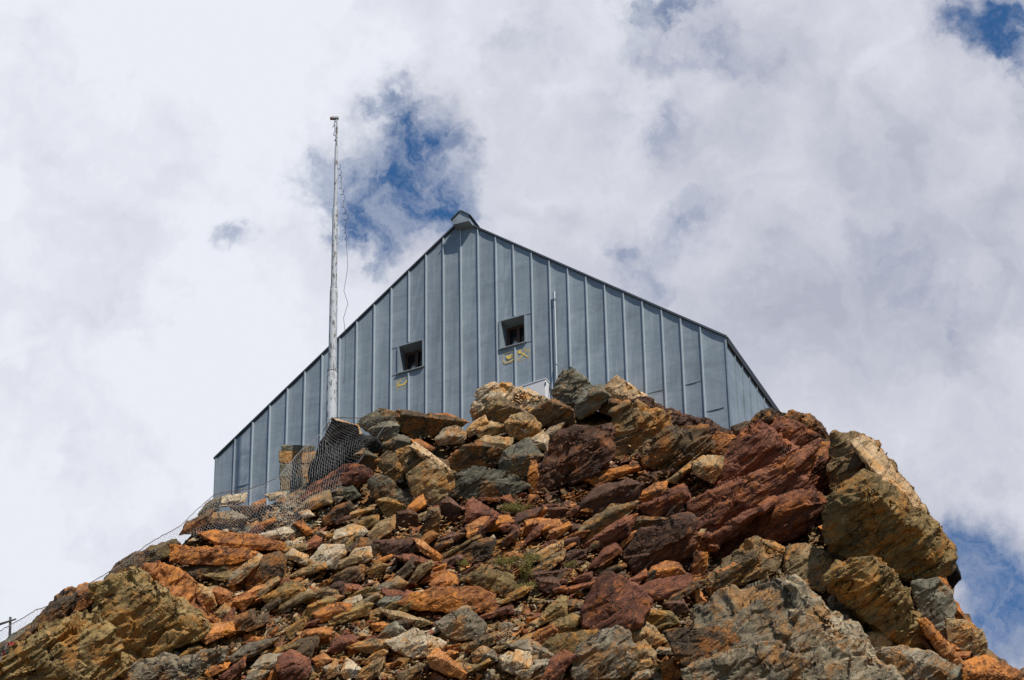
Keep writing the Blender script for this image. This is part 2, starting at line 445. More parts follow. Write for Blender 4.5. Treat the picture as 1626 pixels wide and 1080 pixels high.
AP = fac(733, 352); EL = fac(343, 728); ER = fac(1153, 537)
HL, HR, ZA, ZL, ZR = EL[0], ER[0], AP[1], EL[1], ER[1]
HDEEP = 12.5
zinc = mat_zinc('zinc_sheet', (.240, .288, .328), (.330, .378, .412), .2)
zinc_dark = plain('zinc_dark_edge', (.085, .10, .115), .5, .3, .2)
zinc_light = plain('zinc_rib_sunlit', (.47, .52, .56), .4, .3, .12, 3)
wood = plain('window_wood', (.085, .040, .025), .6, 0, .35, 9)
white_paint = plain('white_paint', (.66, .66, .68), .4, 0, .05)
yellow = plain('yellow_marking', (.70, .49, .10), .6, 0, .15)


def zroof(u): return ZA + (ZL - ZA) * (u / HL) if u < 0 else ZA + (ZR - ZA) * (u / HR)


hut = empty('mountain_hut', HUT_LOC, -PHI, 'mountain hut clad in grey zinc sheets with pointed gable, standing on the rocks', 'hut')
DU = .522
WINS = []
for (a, b_) in (((634, 551), (672, 582)), ((795.5, 511), (834.5, 543))):
    u0, z1 = fac(*a); u1, z0 = fac(*b_); WINS.append((u0, u1, z0, z1))
seams = [k * DU for k in range(-14, 15) if HL + .12 < k * DU < HR - .2]
SEAM_BLOCK = {}


def wall_sheet(m, u0, u1, z0, zt0, zt1, y=0.0):
    """one tray of sheet, slightly dished between its ribs"""
    ws = u1 - u0; n = 5 if ws > .3 else 2
    us = [u0 + ws * k / (n - 1) for k in range(n)]
    off = [0, .010, .012, .007, 0] if n == 5 else [0, 0]
    vs = []; nz = 7
    for k in range(nz + 1):
        for i, u in enumerate(us):
            zt = zt0 + (zt1 - zt0) * (u - u0) / ws; f = k / nz
            wob = .006 * math.sin(u * 37.0 + k * 2.1) if 0 < k < nz and 0 < i < n - 1 else 0
            vs.append((u, y + off[i] + wob, z0 + (zt - z0) * f))
    m.add(vs, [(r * n + i, r * n + i + 1, (r + 1) * n + i + 1, (r + 1) * n + i) for r in range(nz) for i in range(n - 1)])


def build_hut():
    fm = MB()
    cuts = sorted(set([HL, HR] + seams + [w[0] for w in WINS] + [w[1] for w in WINS]))
    for a, b in zip(cuts, cuts[1:]):
        mid = (a + b) / 2; hit = [w for w in WINS if w[0] < mid < w[1]]
        if a < 0 < b: pass
        if hit:
            w = hit[0]; wall_sheet(fm, a, b, 0, w[2], w[2]); wall_sheet(fm, a, b, w[3], zroof(a), zroof(b))
        else: wall_sheet(fm, a, b, 0, zroof(a), zroof(b))
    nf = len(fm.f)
    for u in seams:                                        # standing seams, the sun on their sides put into a paler colour
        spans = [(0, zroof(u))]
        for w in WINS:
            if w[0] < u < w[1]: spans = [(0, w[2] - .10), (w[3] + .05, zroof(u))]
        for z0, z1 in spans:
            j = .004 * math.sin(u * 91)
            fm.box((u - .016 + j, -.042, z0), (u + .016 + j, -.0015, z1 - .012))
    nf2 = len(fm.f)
    # lap joints across single trays and at the windows
    for (x0, y0, x1, y1) in ((376, 773, 401, 768), (1092, 610, 1117, 604), (1124, 653, 1155, 646), (1035, 623, 1055, 619)):
        u0, z0 = fac(x0, y0); u1, _ = fac(x1, y1)
        k0 = round(u0 / DU) * DU; k1 = min(k0 + DU, HR - .02)
        fm.box((k0 + .016, -.007, z0 - .010), (k1 - .016, .010, z0 + .010))
    for w in WINS:
        k0 = math.floor(w[0] / DU) * DU + .016; k1 = math.ceil(w[1] / DU) * DU - .016
        for z in (w[2] - .02, w[3] + .01):
            for a, b in ((k0, w[0] - .035), (w[1] + .035, k1)):
                if b - a > .03: fm.box((a, -.012, z - .010), (b, -.002, z + .010))
    fm.box((HL - .02, -.030, 0), (HL + .03, -.003, ZL)); fm.box((HR - .03, -.030, 0), (HR + .012, -.003, ZR - .01))
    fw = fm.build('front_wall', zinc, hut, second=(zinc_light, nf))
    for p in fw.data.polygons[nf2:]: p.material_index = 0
    # side walls and back
    for (name, x, sgn, zt) in (('side_wall', HR, 1, ZR), ('side_wall', HL, -1, ZL)):
        sm = MB(); n = int(HDEEP / DU)
        sm.add([(x, .004, 0), (x, HDEEP, 0), (x, HDEEP, zt), (x, .004, zt)], [(0, 1, 2, 3)])
        for k in range(1, n):
            y = k * DU; xa, xb = sorted((x + sgn * .0015, x + sgn * .034))
            sm.box((xa, y - .012, 0), (xb, y + .012, zt - .01))
        sm.build(name, zinc, hut)
    MB().add([(HL, HDEEP - .002, 0), (HR, HDEEP - .002, 0), (HR, HDEEP - .002, ZR), (0, HDEEP - .002, ZA), (HL, HDEEP - .002, ZL)], [(0, 1, 2, 3, 4)]).build('back_wall', zinc, hut)
    # roof: two slopes with ribs, thin dark edge over the front, side eave's shade as a dark strip
    sl = (ZL - ZA) / HL; sr = (ZR - ZA) / HR
    xl, xr = HL - .05, HR + .035
    rf = MB(); T = .055
    rf.prism([(0, ZA + .012), (xl, ZA + sl * xl + .012), (xl, ZA + sl * xl + T), (0, ZA + T + .012)], (1, 0, 0), (0, 0, 1), (0, -.055, 0), (0, 1, 0), HDEEP + .1)
    rf.prism([(.0015, ZA + .012), (xr, ZA + sr * xr + .012), (xr, ZA + sr * xr + T + .02), (.0015, ZA + T + .012)], (1, 0, 0), (0, 0, 1), (0, -.055, 0), (0, 1, 0), HDEEP + .1)
    roof = rf.build('roof', zinc_dark, hut)
    MB().box((HR + .036, -.02, ZR - .20), (HR + .062, HDEEP, ZR + .01)).build('eave_shade_strip', plain('eave_shade_tone', (.028, .032, .038), .7, 0, .2), hut)  # near-black strip: the eave's shaded underside put into the colour
    rb = MB()
    for k in range(1, int(HDEEP / DU)):
        y = k * DU
        for s, x in ((sl, xl), (sr, xr)):
            rb.prism([(0.0, ZA + T + .014), (x * .998, ZA + s * x + T + (.016 if s == sl else .024)), (x * .998, ZA + s * x + T + .055), (0.0, ZA + T + .05)], (1, 0, 0), (0, 0, 1), (0, y - .02, 0), (0, 1, 0), .04)
    rb.build('roof_rib', zinc_dark, roof)
    # vented ridge cap, jutting over the front
    out = .30
    c = [fac(x, y, out) for x, y in ((718.9, 356.7), (717.8, 349.0), (731.7, 335.6), (744.4, 342.0), (745.0, 350.6))]
    cp = MB(); cp.prism(c, (1, 0, 0), (0, 0, 1), (0, -out, 0), (0, 1, 0), HDEEP + out + .3)
    cap = cp.build('ridge_cap', zinc, hut)
    hd = MB()
    for i, j in ((1, 2), (2, 3)):
        a = np.array(c[i]); b = np.array(c[j]); d = (b - a) / np.linalg.norm(b - a); up = np.array([-d[1], d[0]]);
        a2 = a - d * (.03 if i == 1 else -.004); b2 = b + d * (.05 if i == 2 else 0)
        hd.prism([tuple(a2 + up * .004), tuple(b2 + up * .004), tuple(b2 + up * .032), tuple(a2 + up * .032)], (1, 0, 0), (0, 0, 1), (0, -out - .035, 0), (0, 1, 0), HDEEP + out + .4)
    hd.build('cap_sheet', zinc_dark, cap)
    # windows
    glass = plain('window_glass', (.012, .014, .017), .08, 0, .1)
    curtain = plain('white_curtain', (.50, .50, .53), .9, 0, .08, 20)
    for k, w in enumerate(WINS):
        u0, u1, z0, z1 = w; D = .44
        rv = MB(); e = .0015
        lr = .035
        for (a, b) in (((u0 - lr, -.045, z0 - .02), (u0 + .010, D, z1 + .02)), ((u1 - .010, -.045, z0 - .02), (u1 + lr, D, z1 + .02))): rv.box(a, b)
        rv.box((u0 - .004 + .016, -.040, z1 - .012), (u1 - .012, D, z1 + .022))
        rv.box((u0 - .07, -.062, z0 - .045), (u1 + .02, D, z0 - .022 + .002))
        win = rv.build('window', zinc, hut)
        win['label'] = ('left window, lower, above the bed sign', 'right window, higher, above the cup and cutlery signs')[k]
        fr = MB(); y0, y1 = D - .10, D - .03; a, b, c0, c1 = u0 + .012, u1 - .012, z0 - .02, z1 - .014; t = .075
        m = (a + b) / 2
        fr.box((a, y0, c0), (a + t, y1, c1)); fr.box((b - t, y0, c0), (b, y1, c1)); fr.box((m - t * .55, y0 - .012, c0 + .002), (m + t * .55, y1, c1 - .002))
        for (xa, xb) in ((a + t, m - t * .55), (m + t * .55, b - t)):
            fr.box((xa, y0 + .003, c1 - t), (xb, y1 - .003, c1)); fr.box((xa, y0 + .003, c0), (xb, y1 - .003, c0 + t))
        fr.build('frame', wood, win)
        MB().add([(a + .02, D - .05, c0 + .02), (b - .02, D - .05, c0 + .02), (b - .02, D - .05, c1 - .02), (a + .02, D - .05, c1 - .02)], [(0, 1, 2, 3)]).build('pane', glass, win)
        cu = MB(); cx = m - .17
        vs = []; n = 9
        for i in range(n):
            u = cx + .20 * i / (n - 1); vs += [(u, D - .075 + .008 * math.sin(i * 1.9), c0 + t + .01), (u, D - .075 + .008 * math.sin(i * 1.9 + .4), c0 + .42 - .03 * abs(i - 4) / 4)]
        cu.add(vs, [(2 * i, 2 * i + 2, 2 * i + 3, 2 * i + 1) for i in range(n - 1)])
        cu.build('curtain', curtain, win)
    # yellow pictograms
    y = -.004

    def stroke(m, pts, wd, closed=False, layer=0):
        pts = list(pts) + ([pts[0]] if closed else [])
        for i, ((a0, b0), (a1, b1)) in enumerate(zip(pts, pts[1:])):
            L = math.hypot(a1 - a0, b1 - b0) or 1e-6; dx, dz = (a1 - a0) / L, (b1 - b0) / L; nx, nz = -dz * wd / 2, dx * wd / 2
            a0e, b0e, a1e, b1e = a0 - dx * wd * .4, b0 - dz * wd * .4, a1 + dx * wd * .4, b1 + dz * wd * .4
            m.prism([(a0e - nx, b0e - nz), (a1e - nx, b1e - nz), (a1e + nx, b1e + nz), (a0e + nx, b0e + nz)], (1, 0, 0), (0, 0, 1), (0, y - .0006 * (i % 2) - .0012 * layer, 0), (0, 1, 0), .003)

    def frame(m, a, b, c, d, r=.03, wd=.0095):
        p = [(a + r, c), (b - r, c), (b, c + r), (b, d - r), (b - r, d), (a + r, d), (a, d - r), (a, c + r)]; stroke(m, p, wd, True)

    def blob(m, cx, cz, rx, rz, n=14, a0=0, a1=2 * math.pi, lay=4):
        m.prism([(cx + rx * math.cos(a0 + (a1 - a0) * k / n), cz + rz * math.sin(a0 + (a1 - a0) * k / n)) for k in range(n if a1 - a0 > 6 else n + 1)], (1, 0, 0), (0, 0, 1), (0, y - .0012 * lay, 0), (0, 1, 0), .003)

    def rect(p0, p1):
        (a, c), (b, d) = fac(*p0), fac(*p1); return a, b, c, d
    m = MB(); a, b, c, d = -1.93, -1.595, fac(631, 617)[1], fac(631, 617)[1] + .335
    c = fac(630, 619.5)[1]; d = c + .33
    frame(m, a, b, c, d)
    fx = lambda q: a + (b - a) * q; fz = lambda q: c + (d - c) * q
    stroke(m, [(fx(.12), fz(.36)), (fx(.66), fz(.36)), (fx(.92), fz(.66))], .052, layer=2)
    stroke(m, [(fx(.14), fz(.40)), (fx(.16), fz(.62)), (fx(.36), fz(.80))], .034, layer=5)
    m.build('pictogram', yellow, hut)['label'] = 'yellow bed sign painted below the left window'
    u, z = fac(798.8, 579); a, b, c, d = u, u + .335, z, z + .335
    a, b = 1.20, 1.535; m = MB(); frame(m, a, b, c, d)
    fx = lambda q: a + (b - a) * q; fz = lambda q: c + (d - c) * q
    blob(m, fx(.50), fz(.72), .080, .125, 14, math.pi, 2 * math.pi, 4)
    stroke(m, [(fx(.74), fz(.68)), (fx(.90), fz(.66)), (fx(.90), fz(.50)), (fx(.72), fz(.44))], .018, layer=2)
    ring = [(fx(.50) +   .150 * math.cos(t), fz(.26) + .050 * math.sin(t)) for t in np.linspace(math.pi * .92, 2.08 * math.pi, 12)]
    stroke(m, ring, .026, False, 8)
    m.build('pictogram', yellow, hut)['label'] = 'yellow cup and saucer sign below the right window'
    a, b = 1.60, 1.96; m = MB(); z = fac(823, 573.5)[1]; c, d = z, z + .34; frame(m, a, b, c, d)
    stroke(m, [(fx2(a, b, .18), fx2(c, d, .14)), (fx2(a, b, .72), fx2(c, d, .74))], .030, layer=2)
    stroke(m, [(fx2(a, b, .84), fx2(c, d, .16)), (fx2(a, b, .30), fx2(c, d, .72))], .032, layer=5)
    blob(m, fx2(a, b, .24), fx2(c, d, .80), .047, .058, 12, 0, 2 * math.pi, 8)
    for q in (-.045, 0, .045):
        stroke(m, [(fx2(a, b, .70) + q, fx2(c, d, .70) - q * .8), (fx2(a, b, .82) + q, fx2(c, d, .86) - q * .8)], .015, layer=8)
    m.build('pictogram', yellow, hut)['label'] = 'yellow crossed spoon and fork sign below the right window'


def fx2(a, b, q): return a + (b - a) * q


build_hut()


def hutpt(x, y, out):
    """world point seen at photo point x, y, standing out metres in front of the hut"""
    u, z = fac(x, y, out); return HUT_LOC + HU * u + HN * out + np.array([0, 0, z])


# ------------------------------------------------------------------ vent pipe and white cabinet
def build_front_things():
    galv = plain('galvanised_steel', (.30, .34, .38), .42, .35, .2, 4)
    top = hutpt(880.2, 464, .085); bot = hutpt(876.3, 650, .085); bot[0], bot[1] = top[0], top[1]
    vp = empty('vent_pipe', bot, 0, 'slim grey metal flue pipe standing against the hut front beside the white cabinet', 'pipe')
    L = top[2] - bot[2]
    MB().tube([(0, 0, 0), (0, 0, L)], .029, 14).build('tube', galv, vp, 40)
    MB().tube([(0, 0, L - .22), (0, 0, L + .01)], .034, 14).build('sleeve', galv, vp, 40)
    st = MB(); st.tube([(0, 0, L - .28), (0, 0, L - .25)], .038, 14)
    st.tube([(0, 0, L - .265), tuple(HV * .085)[:2] + (L - .265,)], .008, 5)
    st.build('strap', zinc_dark, vp)
    a = hutpt(881.5, 577, .085) - bot; b = hutpt(906, 592, 1.0) - bot
    MB().tube([a, b], .011, 6).tube([a * .9 + b * .1, a * .8 + b * .2], .02, 6).build('guy_wire', galv, vp)
    # white steel cabinet behind the boulders, corner towards the viewer
    dpt = 90.3; c0 = pt(866.0, 600.7, dpt); rz = math.radians(-28)
    cb = empty('steel_cabinet', (c0[0], c0[1], c0[2] - 1.3), rz, 'white painted steel cabinet standing between tan boulder and dark pinnacle', 'cabinet')
    w, dp, h = .95, .62, 1.3
    # corner at local (0,0); faces run along -x and +y
    sh = MB(); sh.box((-w, 0, 0), (0, dp, h - .03)); sh.build('body', white_paint, cb, bevel=.006)
    MB().box((-w - .012, -.014, h - .028), (.014, dp + .012, h)).build('lid', white_paint, cb)
    MB().box((-.012, -.018, h - .22), (.016, -.002, h - .13)).build('latch', zinc_dark, cb)
    for (x, z) in ((-.36, h - .36), (-.72, h - .30)): MB().tube([(x, 0, z), (x, -.012, z)], .014, 8).build('bolt', galv, cb)


build_front_things()


# ------------------------------------------------------------------ mast with webcam and coiled cable
def build_mast():
    m = bpy.data.materials.new('mast_paint'); m.use_nodes = True; t = NT(m.node_tree)
    co = t.node('ShaderNodeTexCoord').outputs['Object']
    n = t.noise(co, 2.2, 8, .7, .6); k = t.noise(t.node('ShaderNodeMapping', {'Vector': co, 'Scale': (6, 6, 1.6)}).outputs[0], 2.2, 8, .75, .5)
    c = t.mix(n, (.30, .33, .36), (.52, .55, .58))
    c = t.mix(t.rng(k, .52, .58), c, (.11, .085, .07)); c = t.mix(t.rng(n, .60, .68), c, (.30, .20, .13))
    b = t.node('ShaderNodeBsdfPrincipled', {'Base Color': c, 'Roughness': .75}); o = t.node('ShaderNodeOutputMaterial'); t.l.new(b.outputs[0], o.inputs[0])
    dm = 88.8; base = pt(525.5, 700, dm); pts = {}
    dist_h = math.hypot(base[0], base[1])

    def z_at(y, x): return pt(x, y, dm * 1.0)[2]
    def zz(y):
        x = 526 + (668 - y) * .0172
        d = ray(x, y); s = (base[1] - CAM[1]) / d[1]; return CAM[2] + d[2] * s
    mast = empty('mast', base, 0, 'tall weathered white steel mast of stepped tubes in front of the hut', 'mast')
    mm = dm / FOC
    secs = [(705, 590, 17.2), (590, 458, 13.2), (458, 330, 9.5), (330, 232, 5.9), (232, 190, 3.8)]
    prev = None
    for (y0, y1, w) in secs:
        z0, z1 = zz(y0) - base[2], zz(y1) - base[2]; r = w * mm / 2
        p = [(0, 0, z0), (0, 0, z1 - .07), (0, 0, z1)]; rr = [r * 1.04, r * .97, r * .80]
        MB().tube(p, rr, 16).build('tube', m, mast, 40)
        if prev: MB().tube([(0, 0, z0 - .015), (0, 0, z0 + .05)], r * 1.22, 16).build('collar', m, mast, 40)
        prev = r
    ztop = zz(190) - base[2]; mpx = mm
    # webcam on its bracket, looking out to the left
    wc = empty('webcam', (base[0], base[1], base[2] + ztop), 0, 'small grey webcam mounted on the top of the mast, pointing left', 'webcam')
    grey = plain('webcam_shell', (.30, .29, .29), .5, 0, .2); red = plain('webcam_front', (.20, .07, .05), .5, 0, .2)
    MB().box((-.135, -.05, .01), (.045, .05, .085)).build('shell', grey, wc, bevel=.012)
    MB().tube([(-.135, 0, .046), (-.19, 0, .042)], [.045, .05], 12).build('hood', red, wc)
    MB().box((-.03, -.025, -.07), (.02, .025, .012)).tube([(-.06, 0, .012), (-.055, 0, -.06), (-.01, 0, -.10)], .013, 6).build('bracket', grey, wc)
    cab = plain('black_cable', (.05, .05, .06), .6, 0, .1)

    def P(x, y, dd=0.0):                                   # hangs in a vertical plane just in front of the mast
        d = ray(x, y); return CAM + d * ((base[1] - .16 + dd - CAM[1]) / d[1]) - base
    p1 = [(531, 193), (530.5, 199), (528, 202.5), (531.5, 198.5), (531.8, 208), (530, 213.5), (529, 214), (533, 216), (534.5, 219), (531, 224), (534, 222.5), (534.6, 232)]
    path = [P(*q) for q in p1]
    c1 = MB(); c1.tube(path, .010, 5)
    cl = c1.build('cable', cab); cl.location = base; tag(cl, 'short dark cable looping down from the webcam', 'cable')
    # long cable hanging free beside the mast, coiled in its upper half
    rng = random.Random(4); path = []
    ax = [(537.5, 262), (541.5, 285), (541, 300), (546, 315), (545, 330), (550, 345), (547, 362), (549, 380), (551, 400), (552, 425), (549, 445), (546, 462), (552.5, 482), (545.5, 505), (548, 528), (548.3, 560), (546, 610)]
    yy = np.arange(262, 610, 1.0); xx = np.interp(yy, [q[1] for q in ax], [q[0] for q in ax])
    for x, y in zip(xx, yy):
        k = max(0, min(1, (402 - y) / 40.0)); th = y * .62; amp = k * (2.0 + 1.3 * math.sin(y * .17))
        path.append(P(x + amp * math.cos(th), y + k * 2.6 * math.sin(th), .25 * math.sin(y * .05) + amp * mm * math.sin(th)))
    cc = MB().tube(path, .0062, 5).build('cable', cab); cc.location = base
    tag(cc, 'long thin cable hanging loose and coiled beside the mast', 'cable')


build_mast()
